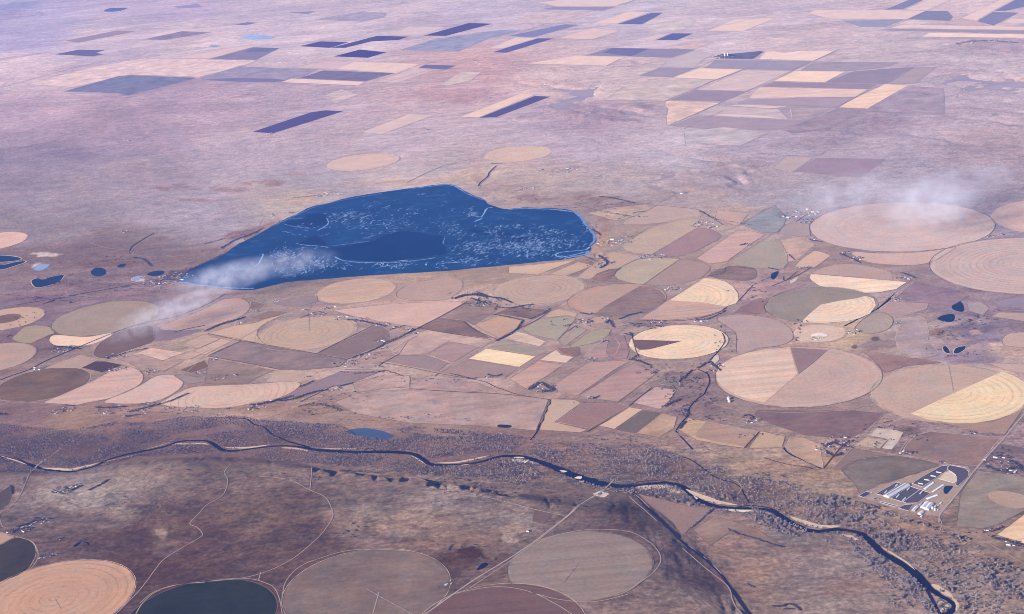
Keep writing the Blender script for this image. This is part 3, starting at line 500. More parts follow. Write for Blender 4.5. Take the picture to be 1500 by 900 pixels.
# ------------------------------------------------------------------ ground sheet (a fan of rows out to the horizon)
ROWS = [5600.0]
while ROWS[-1] < 64000: ROWS.append(ROWS[-1] + 1.75 * ROWS[-1] ** 2 / (FPX * CAM_H) * 1.0)
ROWS = np.r_[400., 1200., 2200., 3200., 4000., 4600., 5000., 5300., np.array(ROWS)]
_o = .45 + np.cumsum(np.linspace(.01, .22, 26))              # coarser ground to either side of the view
US = np.r_[-_o[::-1], np.linspace(-.445, .445, 660), _o]; NU = len(US)
GY = np.repeat(ROWS[:, None], NU, 1); GX = GY * US[None, :]
PXY = proj(np.stack([GX, GY, 0 * GX], -1))

RELIEF = """100 200 16;250 130 14;50 100 14;400 200 14;600 130 16;700 190 12;200 270 14;350 280 8;100 330 10;30 300 10;150 380 6;250 350 8;300 400 3;450 270 6;560 255 5;700 240 6;800 200 10;860 165 42;930 155 42;780 180 20;1000 210 12;
1050 260 42;990 265 26;960 290 12;900 250 14;900 290 4;850 290 3;1150 220 16;1250 180 20;1350 150 22;1450 130 22;1450 200 22;1400 270 16;1300 270 12;1480 260 14;1150 280 6;1000 40 14;1100 20 16;600 30 12;300 30 12;100 30 12;1400 60 18;
1300 340 0;1050 320 0;700 420 0;300 440 1;100 440 3;100 520 0;500 500 0;900 500 0;1200 500 0;1440 490 3;1300 640 1;1050 560 2;700 600 0;400 600 0;100 600 0;100 650 0;400 650 0;700 650 0;1000 680 0;1300 780 0;1480 850 0;
60 730 12;120 740 16;200 720 14;300 700 12;180 760 10;250 800 6;350 780 7;420 740 6;500 720 5;600 740 4;700 770 4;640 830 4;800 730 4;1000 760 1;1100 820 1;1200 880 1;930 800 8;1000 840 8;950 880 3;60 800 1;400 860 2"""
def idw(px, py, rows, sig):
    num = 0; den = 0
    for r_ in rows:
        wgt = 1.0 / (((px - r_[0]) / sig[0]) ** 2 + ((py - r_[1]) / sig[1]) ** 2 + .25) ** 2.2
        num = num + wgt[..., None] * np.array(r_[2:], np.float32); den = den + wgt
    return num / den[..., None]
def parse(s): return [tuple(map(float, q.split())) for q in s.replace('\n', '').split(';') if q.strip()]
px32 = PXY.astype(np.float32)
amp = idw(px32[..., 0], px32[..., 1], parse(RELIEF), (60, 26))[..., 0].astype(float)
amp = np.where(GY > 40000, 10, amp)

rel = .55 * (fbm(GX / 1500, GY / 1500, 40, 3) - .5) * 2.2 + .35 * (fbm(GX / 420 + .3 * GY / 420, GY / 500, 41, 3) - .5) * 2
rd = ridge((GX * .8 + GY * .6) / 520, (GY * .8 - GX * .6) / 700, 50, 4)
rel = rel - np.where(amp > 18, 1.0, .45) * np.clip(rd - .66, 0, 1) * 3.2
mask = np.ones(GX.shape)
def flatten(P, m0, m1):
    x0, y0 = P.min(0) - m1; x1, y1 = P.max(0) + m1
    i0, i1 = np.searchsorted(ROWS, [y0, y1])
    if i0 >= len(ROWS): return
    sub = (slice(max(i0 - 1, 0), i1 + 1), slice(None)); X = GX[sub]; Y = GY[sub]
    cand = (X > x0) & (X < x1) & (Y > y0) & (Y < y1)
    xs, ys = X[cand], Y[cand]
    if not len(xs): return
    d = segdist(xs, ys, P); d[inside(xs, ys, P)] = 0
    mm = mask[sub]; mm[cand] = np.minimum(mm[cand], smooth(m0, m1, d)); mask[sub] = mm
for P, c, r in FO:
    sp = 1.75 * c[1] ** 2 / (FPX * CAM_H)
    flatten(P[::3] if r or len(P) > 40 else P, 1.2 * sp + 8, 4 * sp + 120)
flatten(LAKE[::2], 50, 300)

# rivers, roads and ditches (photo pixels)
RIVER = [(-60,660,30),(0,669,30),(15,672,30),(35,678,32),(50,683,36),(75,689,26),(100,690.5,22),(125,687,22),(145,680,26),(160,673,28),(190,665,30),(220,659,28),(245,653,30),(262,647,32),(285,645.5,20),(300,646,20),(312,650,34),(325,659,40),(340,661,30),(360,659,22),(390,655,22),(420,653.5,22),(445,656,30),(460,659,40),(490,661.5,46),(520,663,50),(560,662.5,46),(600,664.5,44),(615,670,44),(630,680,40),(650,681.5,22),(680,680,20),(705,677,28),(730,669.5,34),(750,668.5,36),(770,670,40),(790,677,52),(810,684,60),(840,697,72),(870,707,80),(890,711,70),(915,713,48),(935,711.5,40),(955,708.5,36),(980,708,34),(1000,713,36),(1010,721,50),(1020,731,46),(1040,740,40),(1060,743.5,34),(1085,745,28),(1110,745,30),(1130,748.5,34),(1145,757,44),(1160,767,50),(1180,776,44),(1200,778.5,40),(1230,776,34),(1260,782,40),(1275,793,52),(1290,808,48),(1310,820,48),(1330,832,54),(1345,845,66),(1355,857,60),(1372,870,30),(1390,880,32),(1398,888,34),(1392,897,40),(1380,906,44),(1370,930,44)]
STREAMS = [ # (points, width m, tone key)
 ([(1357,862),(1364,876),(1371,889),(1377,899),(1381,906)], 18), ([(300,613),(330,612.5),(360,614),(372,622),(387,626),(398,636),(420,646),(450,655)], 14),
 ([(455,656),(440,652),(425,648)], 16), ([(262,656),(285,662),(290,664),(300,664)], 8), ([(530,664),(542,657),(552,662)], 8),
 ([(902,716),(930,708),(950,705),(975,706),(1000,712)], 10), ([(1075,744),(1100,741),(1125,744),(1140,750)], 12),
 ([(780,654),(790,650),(800,652)], 5), ([(806,586),(806,592),(802,596),(801,603),(797,608),(796,616),(791,622),(788,630),(783,638),(777,645)], 9),
 ([(1022,541),(1036,548),(1039,555),(1039,562),(1035,570),(1031,578),(1024,583),(1016,590),(1010,598),(1008,605),(1005,612),(998,620),(990,631)], 9),
 ([(990,632),(1000,643),(1015,659)], 10), ([(1148,656),(1152,662),(1160,667),(1175,674),(1190,681),(1203,687)], 11),
 ([(975,668),(985,672),(1000,670),(1015,676),(1032,688),(1045,698),(1060,704),(1075,708),(1086,716),(1090,725),(1098,737)], 9),
 ([(1040,528),(1052,515),(1062,500),(1058,488)], 8), ([(925,720),(934,728),(946,742),(962,758),(985,780),(1010,802),(1035,822),(1050,835),(1062,850),(1070,862),(1080,876),(1090,890),(1106,908)], 17),
 ([(0,672),(20,670),(35,676)], 8), ([(0,557),(22,549),(45,541),(65,530),(110,511),(165,488.5),(210,473.5),(255,465),(280,456),(300,448),(330,431)], 13),
 ([(255,487),(275,482),(300,477)], 14), ([(1236,478.5),(1262,465),(1284,453.5)], 14), ([(1284,453.5),(1306,437)], 14), ([(1286,453),(1310,431)], 5),
 ([(928,500),(926,492),(931,512),(936,523)], 7), ([(1112,413),(1130,406)], 5), ([(727,243),(717,252),(714,259),(704,267),(701,273)], 14), ([(191,372),(193,362),(215,348),(226,342)], 14),
 ([(100,434),(150,425),(185,419),(215,415)], 12), ([(25,447),(60,441),(95,436)], 10),
 ([(848,372),(875,383),(890,380)], 8)]
ROADS = { # name, tone, width m, list of lines
 'highway': ((178,160,168), 9, [[(600,915),(626,898),(690,853),(742,821),(780,796),(810,773),(836,752),(862,732),(878,723),(892,716)], [(1375,766),(1378,752),(1392,736),(1408,716),(1424,694),(1447,668),(1470,643),(1500,607),(1540,560)]]),
 'dirt_road': ((180,156,158), 5, [
   [(338,680),(329,692),(333,702),(333,712),(325,728),(303,741),(290,755),(278,768),(288,773),(295,780),(296,786),(285,793),(262,806),(240,820),(228,834),(215,852),(200,870),(180,890),(160,910)],
   [(380,699.5),(400,700),(425,704),(440,711),(453,718.5),(475,728),(484,741),(488,755),(482,768),(468,786),(452,801),(436,814),(415,827),(390,838),(360,846.5),(330,849),(300,853)],
   [(457,686),(456,700),(454,718)], [(205,884),(225,868),(255,858),(300,853),(345,849),(370,849),(390,855),(402,862),(410,880),(414,905)], [(382,839),(379,850)],
   [(60,676),(48,690),(38,706),(28,728),(14,744),(0,752),(3,771),(12,773)], [(-20,776),(0,780),(22,786),(45,793),(53,802),(56,815),(50,828),(40,838)], [(55,682),(70,672),(92,655),(115,641),(140,624),(170,616)],
   [(-20,586),(0,587),(40,589.5),(80,593),(130,597),(200,599)], [(192,916),(206,888),(228,868),(262,857),(300,854)],
   [(688,862),(742,826),(778,800),(815,771),(842,748),(870,728)], [(590,701),(640,710.5),(680,721),(730,733),(784,747),(826,756)],
   [(1000,803),(1015,817),(1042,839),(1062,855),(1070,866),(1074,882),(1092,906)], [(780,802),(800,790),(830,781),(870,776),(920,779),(948,792),(963,806),(968,822),(958,838),(940,852),(920,866),(900,874)],
   [(660,872),(690,865),(730,860),(775,867),(815,886),(845,905)], [(920,871),(880,881),(850,882),(815,878),(776,868)], [(412,892),(414,870),(420,850),(440,830),(470,818),(505,808),(545,805),(600,808)],
   [(938,512),(928,523)], [(757,580),(800,556),(850,523),(900,490.5),(935,467.5),(980,440),(1032,407),(1068,384),(1100,363),(1130,344),(1160,325),(1190,306)],
   [(642,546.5),(690,520),(722,500),(756,481),(808,453.5),(830,440)], [(735,557),(787,526.5),(815,510),(845,476)], [(842,586),(880,558),(925,528)],
   [(394,445),(420,450),(450,456),(480,461),(510,467),(560,475),(600,481),(617,481)], [(300,524),(353,496),(400,470)], [(340,470),(380,450),(394,445),(420,433)],
   [(1188,346),(1215,358),(1240,372),(1250,380),(1262,386),(1290,391),(1322,395),(1333,404),(1338,410)], [(1338,410),(1362,414),(1390,420),(1410,426),(1432,433),(1442,445),(1452,455),(1475,455),(1530,457)],
   [(1286,451),(1310,430),(1334,411)], [(1120,496),(1200,507.5),(1250,513),(1300,520),(1350,526),(1382,530),(1430,536)], [(1218,688),(1249,656),(1290,611),(1298,603)],
   [(1249,655),(1304,665.5),(1380,679),(1430,691),(1452,693)], [(1320,603),(1345,615),(1368,624),(1410,628),(1460,635)], [(1317,664),(1326,650),(1338,637)], [(1031,579),(1048,592),(1070,599),(1100,602),(1160,605),(1260,601),(1294,604)],
   [(80,351),(110,344),(133,337),(170,332),(205,329),(208,337),(229,341),(211,353),(196,364),(192,371),(213,376),(240,377),(267,375)], [(130,356),(160,364),(190,367)], [(370,348),(380,330),(387,320),(400,326)],
   [(729,242),(719,252),(716,259),(706,267),(703,274)], [(730,272),(770,273),(800,277),(845,287)], [(1144,343),(1160,340),(1190,347)], [(857,300),(890,306),(935,314),(960,301),(988,284)], [(897,369),(912,360),(960,329),(1025,318)],
   [(555,868),(546,900)], [(884,722),(900,719),(925,722),(945,738),(962,757),(985,778),(1010,800),(1040,824),(1057,841)], [(922,728),(940,744),(962,764)], [(233,420),(235,428),(231,432),(240,437)], [(870,386),(883,372),(905,362)], [(1266,728),(1290,738),(1330,752)],
   [(1388,744),(1376,756),(1380,768),(1376,780)], [(285,452),(255,467),(222,474),(180,487)], [(1038,346),(1084,330),(1125,303)], [(1260,383),(1248,378)], [(300,520),(280,540),(255,556),(225,548),(205,546)], [(1450,440),(1400,470)], [(1466,650),(1530,662)],
   [(1120,620),(1080,612),(1060,610)], [(1230,645),(1216,655)], [(1080,725),(1086,716),(1080,706),(1060,700)] ]),
 'railway': ((164,138,138), 9, [[(985,632),(1040,660),(1100,685),(1150,703),(1200,716),(1240,728),(1290,742),(1340,757),(1390,774),(1440,793),(1475,812),(1520,838)]]),
 'farm_lane': ((92,76,100), 8.5, [
   [(305,489),(355,500),(410,509),(463,518.5),(508,527.5)], [(304,522),(355,531),(416,543)], [(303,522.5),(330,510),(353,500)], [(463,519),(500,500),(548,477)], [(508,527),(540,515),(575,500),(598,488),(615,480),(645,464.5),(683,443.5)],
   [(616,481.5),(660,489),(720,498)], [(679,471),(687,478),(700,486),(727,497)], [(556,531),(600,538.5),(640,547)], [(640,547),(680,554),(708,559),(725,567)], [(641,548),(637,552)],
   [(725,567),(757,578),(780,582),(805,586)], [(600,570),(660,574),(725,577),(760,580)], [(505,542),(560,543),(575,546),(592,552)], [(556,535),(585,519)], [(490,565),(440,589)], [(842,300),(880,309),(925,317)],
   [(893,313),(930,318)], [(740,272),(780,276)], [(963,301),(1020,307),(1040,318),(1060,330)], [(440,466),(465,457),(480,461)], [(1103,394),(1066,391),(1060,400),(1036,405)], [(1082,441),(1103,418)], [(935,469.5),(1000,470),(1045,461),(1065,451)],
   [(1130,420),(1170,403),(1188,392)], [(1148,405),(1150,412),(1168,398)], [(1190,309),(1165,326)], [(1206,687),(1230,658),(1245,645)], [(722,461),(735,463),(766,470)], [(806,455),(790,467),(760,482),(726,499)], [(844,477),(832,486)],
   [(1090,657),(1112,633)], [(1120,671),(1150,680),(1190,686)], [(896,613),(860,633)], [(922,595),(955,568)], [(976,148),(1016,132),(1050,117),(1089,102.5),(1130,86)], [(984,113.5),(1049,88)], [(978,185),(1056,150.5),(1100,131.5),(1135,115),(1193,89.5),(1230,72)],
   [(1273,131),(1297,123),(1341,98)], [(889,96.8),(908,87)], [(888,97),(936,98)], [(988,85),(1017,73.5)], [(1227,158),(1256,141.5)], [(1170,186),(1180,178)], [(0,129),(100,102),(160,88)], [(1227,160),(1300,165),(1385,169)],
   [(930,0+1),(800,35),(760,50)], [(1290,45),(1330,29)], [(1030,44),(1130,22)], [(560,122),(640,100)], [(596,268),(650,243),(700,232)], [(1115,226),(1190,229),(1210,222)], [(1000,190),(1060,162)] ]) }

def road_pts(line, step=18.0):
    a = np.array([q[:2] for q in line], float); P = catmull(g(a[:, 0], a[:, 1]), False, 4)
    seg = np.hypot(*np.diff(P, axis=0).T); s = np.r_[0, np.cumsum(seg)]
    n = max(2, int(s[-1] / step)); t = np.linspace(0, s[-1], n + 1)
    return np.stack([np.interp(t, s, P[:, 0]), np.interp(t, s, P[:, 1])], -1)

GZ = base_h(GX, GY) + rel * amp * mask
GZ = np.where((amp * mask) < .4, base_h(GX, GY), GZ)

def ground_z(x, y):
    x = np.asarray(x, float); y = np.asarray(y, float)
    fi = np.clip(np.interp(y, ROWS, np.arange(len(ROWS))), 0, len(ROWS) - 1.001); fj = np.clip(np.interp(x / y, US, np.arange(NU)), 0, NU - 1.001)
    i = fi.astype(int); j = fj.astype(int); a = fi - i; b = fj - j
    return (GZ[i, j] * (1 - a) + GZ[i + 1, j] * a) * (1 - b) + (GZ[i, j + 1] * (1 - a) + GZ[i + 1, j + 1] * a) * b

# surface tone of the open ground
tone = idw(px32[..., 0], px32[..., 1], parse(TONES), (60, 24)).astype(float)
wx = 30 * (fbm(GX / 300, GY / 300, 60, 5) - .5); wy = 12 * (fbm(GX / 300, GY / 300, 70, 5) - .5)
wn = fbm(GX / 110, GY / 110, 80, 4) - .5
for (bx, by, rx, ry, tc, st) in BLOTS:
    q = np.sqrt(((PXY[..., 0] + wx * min(1.3, rx / 15) - bx) / rx) ** 2 + ((PXY[..., 1] + wy * min(1.3, ry / 6) - by) / ry) ** 2)
    k = st * (1 - smooth(.70, 1.05, q + 1.5 * wn))
    tone = tone * (1 - k[..., None]) + np.array(tc, float) * k[..., None]
# the open ground of the plain is a little paler and pinker than its field margins
lift = smooth(380, 440, PXY[..., 1])[..., None] * np.array([18., 16., 15.])
lift = lift * (1 - .6 * smooth(640, 700, PXY[..., 1]))[..., None]
tone = tone + lift + (1 - smooth(150, 330, PXY[..., 1]))[..., None] * np.array([7., -2., -7.])
sou = smooth(672, 705, PXY[..., 1])[..., None]; mean_ = tone.mean(-1, keepdims=True); tone = tone + sou * ((mean_ - tone) * .22 + np.array([1., -1., 1.]))
sw = np.exp(-((PXY[..., 0] - 130) / 130) ** 2 - ((PXY[..., 1] - 728) / 34) ** 2)[..., None]; tone = tone + sw * 7
ALB = albedo(tone, np.sqrt(GX ** 2 + GY ** 2 + CAM_H ** 2))

# ------------------------------------------------------------------ materials
def new_mat(name, rough=.95, spec=.0):
    m = bpy.data.materials.new(name); m.use_nodes = True; t = m.node_tree
    b = t.nodes['Principled BSDF']; b.inputs['Roughness'].default_value = rough; b.inputs['Specular IOR Level'].default_value = spec
    return m, t, b
class NB:
    def __init__(s, t): s.t = t
    def n(s, typ, **kw):
        nd = s.t.nodes.new(typ)
        for k, v in kw.items():
            if k.startswith('_'): setattr(nd, k[1:], v)
            else:
                i = int(k[1:]); 
                if hasattr(v, 'is_linked') or hasattr(v, 'links'): s.t.links.new(v, nd.inputs[i])
                else: nd.inputs[i].default_value = v
        return nd
    def math(s, op, a, b=0.0, c=None):
        kw = {'_operation': op, 'i0': a, 'i1': b}
        if c is not None: kw['i2'] = c
        return s.n('ShaderNodeMath', **kw).outputs[0]
    def noise(s, vec, scale, detail=3.0, rough=.55, dim='3D'):
        nd = s.t.nodes.new('ShaderNodeTexNoise'); nd.noise_dimensions = dim
        if dim == '1D': s.t.links.new(vec, nd.inputs['W'])
        else: s.t.links.new(vec, nd.inputs['Vector'])
        nd.inputs['Scale'].default_value = scale; nd.inputs['Detail'].default_value = detail; nd.inputs['Roughness'].default_value = rough
        return nd.outputs[0]
    def rng(s, v, a, b, c, d):
        return s.n('ShaderNodeMapRange', i0=v, i1=a, i2=b, i3=c, i4=d).outputs[0]
    def mapping(s, vec, rot=(0, 0, 0), scale=(1, 1, 1)):
        nd = s.t.nodes.new('ShaderNodeMapping'); s.t.links.new(vec, nd.inputs[0]); nd.inputs['Rotation'].default_value = rot; nd.inputs['Scale'].default_value = scale
        return nd.outputs[0]
    def scale_col(s, colr, f):
        nd = s.t.nodes.new('ShaderNodeVectorMath'); nd.operation = 'SCALE'
        if isinstance(colr, (tuple, list)): nd.inputs[0].default_value = colr[:3]
        else: s.t.links.new(colr, nd.inputs[0])
        s.t.links.new(f, nd.inputs['Scale']); return nd.outputs[0]

_fm = {}
def field_mat(a, pat, R, seed):
    key = (tuple(np.round(a, 3)), pat, int(R or 0), seed % 5)
    if key in _fm: return _fm[key]
    m, t, b = new_mat('field_' + pat); B = NB(t)
    tc = B.n('ShaderNodeTexCoord').outputs['Object']
    off = t.nodes.new('ShaderNodeVectorMath'); off.operation = 'ADD'; t.links.new(tc, off.inputs[0]); off.inputs[1].default_value = (seed * 913.0, seed * 377.0, 0)
    v = off.outputs[0]
    big = B.noise(v, 1 / 260., 6, .66); fine = B.noise(v, 1 / 24., 4, .7)
    f = B.math('MULTIPLY', B.rng(big, .3, .7, *((.72, 1.28) if pat == BL else (.90, 1.10))), B.rng(fine, .25, .75, .84, 1.16))
    if pat == BL: f = B.math('MULTIPLY', f, B.rng(B.noise(B.mapping(v, (0, 0, -.8), (.6, 1.6, 1)), 1 / 75., 5, .65), .3, .7, .84, 1.16))
    # faint marks of machines up and down the field
    mv = B.mapping(v, (0, 0, -(NORTH if pat != SE else NORTH - math.pi / 2)), (1 / 900., 1 / 16., 1))
    f = B.math('MULTIPLY', f, B.rng(B.noise(mv, 1.0, 2, .6), .3, .7, .965, 1.035))
    if pat in (ST, SE):
        mv = B.mapping(v, (0, 0, -(NORTH if pat == ST else NORTH - math.pi / 2)), (1 / 2500., 1 / 55., 1))
        f = B.math('MULTIPLY', f, B.rng(B.noise(mv, 1.0, 3, .7), .35, .65, .87, 1.12))
    if pat in (RN, RS) or R:
        ln = t.nodes.new('ShaderNodeVectorMath'); ln.operation = 'LENGTH'; t.links.new(B.mapping(tc, (0, 0, 0), (1, 1, 0)), ln.inputs[0])
        r = B.math('ADD', ln.outputs['Value'], B.rng(B.noise(v, 1 / 90., 1, .5), 0, 1, -7, 7))
        f = B.math('MULTIPLY', f, B.rng(B.noise(B.math('MULTIPLY', r, 1 / (55. if pat == RN else 70.)), 1.0, 3, .7, '1D'), .3, .7, .93 if pat != RS else .93, 1.06 if pat != RS else 1.06))
        if pat == RN:
            fr = B.math('ABSOLUTE', B.math('SUBTRACT', B.math('FRACT', B.math('DIVIDE', r, 53.0)), .5))
            line = B.rng(fr, .04, .12, 1, 0); brk = B.rng(B.noise(v, 1 / 160., 3, .6), .42, .56, .1, 1)
            f = B.math('MULTIPLY', f, B.math('SUBTRACT', 1.0, B.math('MULTIPLY', B.math('MULTIPLY', line, brk), .21)))
        if R:
            rim = B.math('MULTIPLY', B.rng(r, R - 16, R - 10, 0, 1), B.rng(B.noise(v, 1 / 150., 2, .5), .4, .6, -.16, .22))
            f = B.math('MULTIPLY', f, B.math('SUBTRACT', 1.0, rim))
    base = B.scale_col(tuple(map(float, a)), f)
    hue = B.n('ShaderNodeMix', _data_type='RGBA'); hue.inputs[6].default_value = (1, 1, 1, 1)
    hm = B.n('ShaderNodeMix', _data_type='RGBA', _blend_type='MULTIPLY'); hm.inputs[0].default_value = 1.0
    h1 = B.n('ShaderNodeMix', _data_type='RGBA'); h1.inputs[6].default_value = (1.05, .985, .94, 1); h1.inputs[7].default_value = (.95, 1.01, 1.05, 1)
    t.links.new(B.rng(B.noise(v, 1 / 180., 3, .6), .35, .65, 0, 1), h1.inputs[0])
    t.links.new(base, hm.inputs[6]); t.links.new(h1.outputs[2], hm.inputs[7]); t.links.new(hm.outputs[2], b.inputs['Base Color'])
    _fm[key] = m; return m

def simple_mat(name, a, rough=.9, var=.12, scale=1 / 30., spec=.15, metal=0.0):
    m, t, b = new_mat(name, rough, spec); B = NB(t)
    v = B.n('ShaderNodeNewGeometry').outputs['Position']
    f = B.rng(B.noise(v, scale, 4, .6), .3, .7, 1 - var, 1 + var)
    t.links.new(B.scale_col(tuple(map(float, a)), f), b.inputs['Base Color']); b.inputs['Metallic'].default_value = metal
    return m

def ground_mat():
    m, t, b = new_mat('rangeland', 1.0, .0); B = NB(t)
    at = B.n('ShaderNodeAttribute', _attribute_name='tone'); v = B.n('ShaderNodeNewGeometry').outputs['Position']
    A = B.noise(v, 1 / 900., 5, .62); C = B.noise(v, 1 / 110., 8, .72); D = B.noise(v, 1 / 26., 4, .65)
    S = B.noise(B.mapping(v, (0, 0, -math.radians(44)), (1 / 800., 1 / 170., 1)), 1.0, 7, .70)
    f = B.math('MULTIPLY', B.rng(A, .3, .7, .86, 1.14), B.rng(C, .35, .65, .83, 1.17))
    f = B.math('MULTIPLY', f, B.rng(D, .3, .7, .73, 1.27)); f = B.math('MULTIPLY', f, B.math('ADD', 1.0, B.math('MULTIPLY', B.rng(S, .36, .64, -.5, .5), B.rng(B.n('ShaderNodeSeparateXYZ', i0=v).outputs[1], 13000, 22000, .30, .36))))
    pc = t.nodes.new('ShaderNodeTexVoronoi'); pc.distance = 'CHEBYCHEV'; pc.inputs['Scale'].default_value = 1.0; t.links.new(B.mapping(v, (0, 0, -NORTH), (1 / 420., 1 / 210., 0)), pc.inputs['Vector'])
    sp = B.n('ShaderNodeSeparateColor', i0=pc.outputs['Color'])
    pv = B.math('MULTIPLY', B.math('SUBTRACT', sp.outputs[0], .5), B.math('MULTIPLY', at.outputs['Alpha'], .30))
    f = B.math('MULTIPLY', f, B.math('ADD', 1.0, pv))
    sep = B.n('ShaderNodeSeparateXYZ', i0=v).outputs[1]; near = B.rng(sep, 8700, 9300, 1, 0)
    M1 = B.noise(B.mapping(v, (0, 0, -math.radians(62)), (1 / 190., 1 / 60., 1)), 1.0, 8, .70); M2 = B.noise(B.mapping(v, (0, 0, .6), (1, 1, 1)), 1 / 34., 5, .7)
    f = B.math('MULTIPLY', f, B.math('ADD', 1.0, B.math('MULTIPLY', near, B.rng(M1, .38, .62, -.26, .30))))
    f = B.math('MULTIPLY', f, B.math('ADD', 1.0, B.math('MULTIPLY', near, B.rng(M2, .36, .64, -.27, .25))))
    pf = t.nodes.new('ShaderNodeTexVoronoi'); pf.distance = 'CHEBYCHEV'; pf.inputs['Scale'].default_value = 1.0; t.links.new(B.mapping(v, (0, 0, -NORTH), (1 / 1700., 1 / 800., 0)), pf.inputs['Vector'])
    s2 = B.n('ShaderNodeSeparateColor', i0=pf.outputs['Color'])
    f = B.math('MULTIPLY', f, B.math('ADD', 1.0, B.math('MULTIPLY', B.rng(sep, 17000, 21000, 0, 1), B.rng(s2.outputs[0], 0, 1, -.13, .11))))
    h1 = B.n('ShaderNodeMix', _data_type='RGBA'); h1.inputs[6].default_value = (1.06, .98, .96, 1); h1.inputs[7].default_value = (.95, 1.01, 1.05, 1)
    t.links.new(B.rng(B.noise(B.mapping(v, (0, 0, -math.radians(44)), (1, 2.6, 1)), 1 / 420., 5, .66), .36, .64, 0, 1), h1.inputs[0])
    hm = B.n('ShaderNodeMix', _data_type='RGBA', _blend_type='MULTIPLY'); hm.inputs[0].default_value = 1.0
    # thin pale tracks and dark drains wandering through the grass
    vo = t.nodes.new('ShaderNodeTexVoronoi'); vo.feature = 'DISTANCE_TO_EDGE'; vo.inputs['Scale'].default_value = 1 / 520.
    wv = t.nodes.new('ShaderNodeVectorMath'); wv.operation = 'ADD'; t.links.new(v, wv.inputs[0])
    nv = t.nodes.new('ShaderNodeTexNoise'); nv.inputs['Scale'].default_value = 1 / 260.; nv.inputs['Detail'].default_value = 4; t.links.new(v, nv.inputs['Vector'])
    sc = t.nodes.new('ShaderNodeVectorMath'); sc.operation = 'SCALE'; sc.inputs['Scale'].default_value = 420.; t.links.new(nv.outputs['Color'], sc.inputs[0]); t.links.new(sc.outputs[0], wv.inputs[1])
    t.links.new(wv.outputs[0], vo.inputs['Vector'])
    tr = B.math('MULTIPLY', B.rng(vo.outputs['Distance'], .0, .018, 1, 0), B.rng(B.noise(v, 1 / 700., 2, .5), .48, .56, 0, 1))
    f = B.math('MULTIPLY', f, B.math('SUBTRACT', 1.0, B.math('MULTIPLY', tr, .2)))
    t.links.new(B.scale_col(at.outputs['Color'], f), hm.inputs[6]); t.links.new(h1.outputs[2], hm.inputs[7]); t.links.new(hm.outputs[2], b.inputs['Base Color'])
    bp = t.nodes.new('ShaderNodeBump'); bp.inputs['Strength'].default_value = .55; bp.inputs['Distance'].default_value = 5.0
    t.links.new(B.math('ADD', S, B.math('MULTIPLY', C, .5)), bp.inputs['Height']); t.links.new(bp.outputs[0], b.inputs['Normal'])
    return m

# ------------------------------------------------------------------ object helpers
def mesh_np(name, V, F, mats, smooth_=False, mat_idx=None):
    """F: (n,k) array of equal polygons"""
    V = np.ascontiguousarray(V, np.float32); F = np.ascontiguousarray(F, np.int32)
    me = bpy.data.meshes.new(name); me.vertices.add(len(V)); me.vertices.foreach_set('co', V.ravel())
    n, k = F.shape; me.loops.add(n * k); me.loops.foreach_set('vertex_index', F.ravel()); me.polygons.add(n)
    me.polygons.foreach_set('loop_start', np.arange(0, n * k, k, dtype=np.int32)); me.polygons.foreach_set('loop_total', np.full(n, k, np.int32))
    for m in (mats if isinstance(mats, (list, tuple)) else [mats]): me.materials.append(m)
    if mat_idx is not None: me.polygons.foreach_set('material_index', np.ascontiguousarray(mat_idx, np.int32))
    me.polygons.foreach_set('use_smooth', np.full(n, smooth_, bool)); me.update(calc_edges=True); return me

def link(name, me, parent=None, loc=None, kind=None, label=None, cat=None, group=None):
    o = bpy.data.objects.new(name, me); col.objects.link(o)
    if parent is not None: o.parent = parent
    if loc is not None: o.location = loc
    if kind: o['kind'] = kind
    if label: o['label'] = label
    if cat: o['category'] = cat
    if group: o['group'] = group
    return o

def sheet(P, z, mat, centre):
    """flat sheet of ground from an outline, origin at centre"""
    bm = bmesh.new(); vs = [bm.verts.new((p[0] - centre[0], p[1] - centre[1], 0)) for p in P]
    try: f = bm.faces.new(vs)
    except ValueError: f = None
    if f is not None:
        f.normal_update()
        if f.normal.z < 0: f.normal_flip()
    bmesh.ops.triangulate(bm, faces=bm.faces[:])
    me = bpy.data.meshes.new('sheet'); bm.to_mesh(me); bm.free(); me.materials.append(mat); return me

def ribbon(lines, widths, dz, jitter=0.0):
    """lines: list of (n,2) ground polylines, widths per point or scalar -> verts, quads draped on the ground"""
    V = []; F = []; o = 0
    for P, wd in zip(lines, widths):
        T = np.gradient(P, axis=0); T /= np.hypot(T[:, 0], T[:, 1])[:, None] + 1e-9; Nn = np.stack([-T[:, 1], T[:, 0]], -1)
        wd = np.broadcast_to(np.asarray(wd, float), (len(P),)) / 2
        wl = wd * (1 + jitter * (rng.random(len(P)) - .5) * 2); wr = wd * (1 + jitter * (rng.random(len(P)) - .5) * 2)
        L = P + Nn * wl[:, None]; R_ = P - Nn * wr[:, None]
        zc = np.maximum(np.maximum(ground_z(L[:, 0], L[:, 1]), ground_z(R_[:, 0], R_[:, 1])), ground_z(P[:, 0], P[:, 1])) + dz
        V.append(np.column_stack([L, zc])); V.append(np.column_stack([R_, zc])); n = len(P)
        i = np.arange(n - 1); F.append(np.column_stack([o + n + i, o + n + i + 1, o + i + 1, o + i])); o += 2 * n
    return np.concatenate(V), np.concatenate(F)

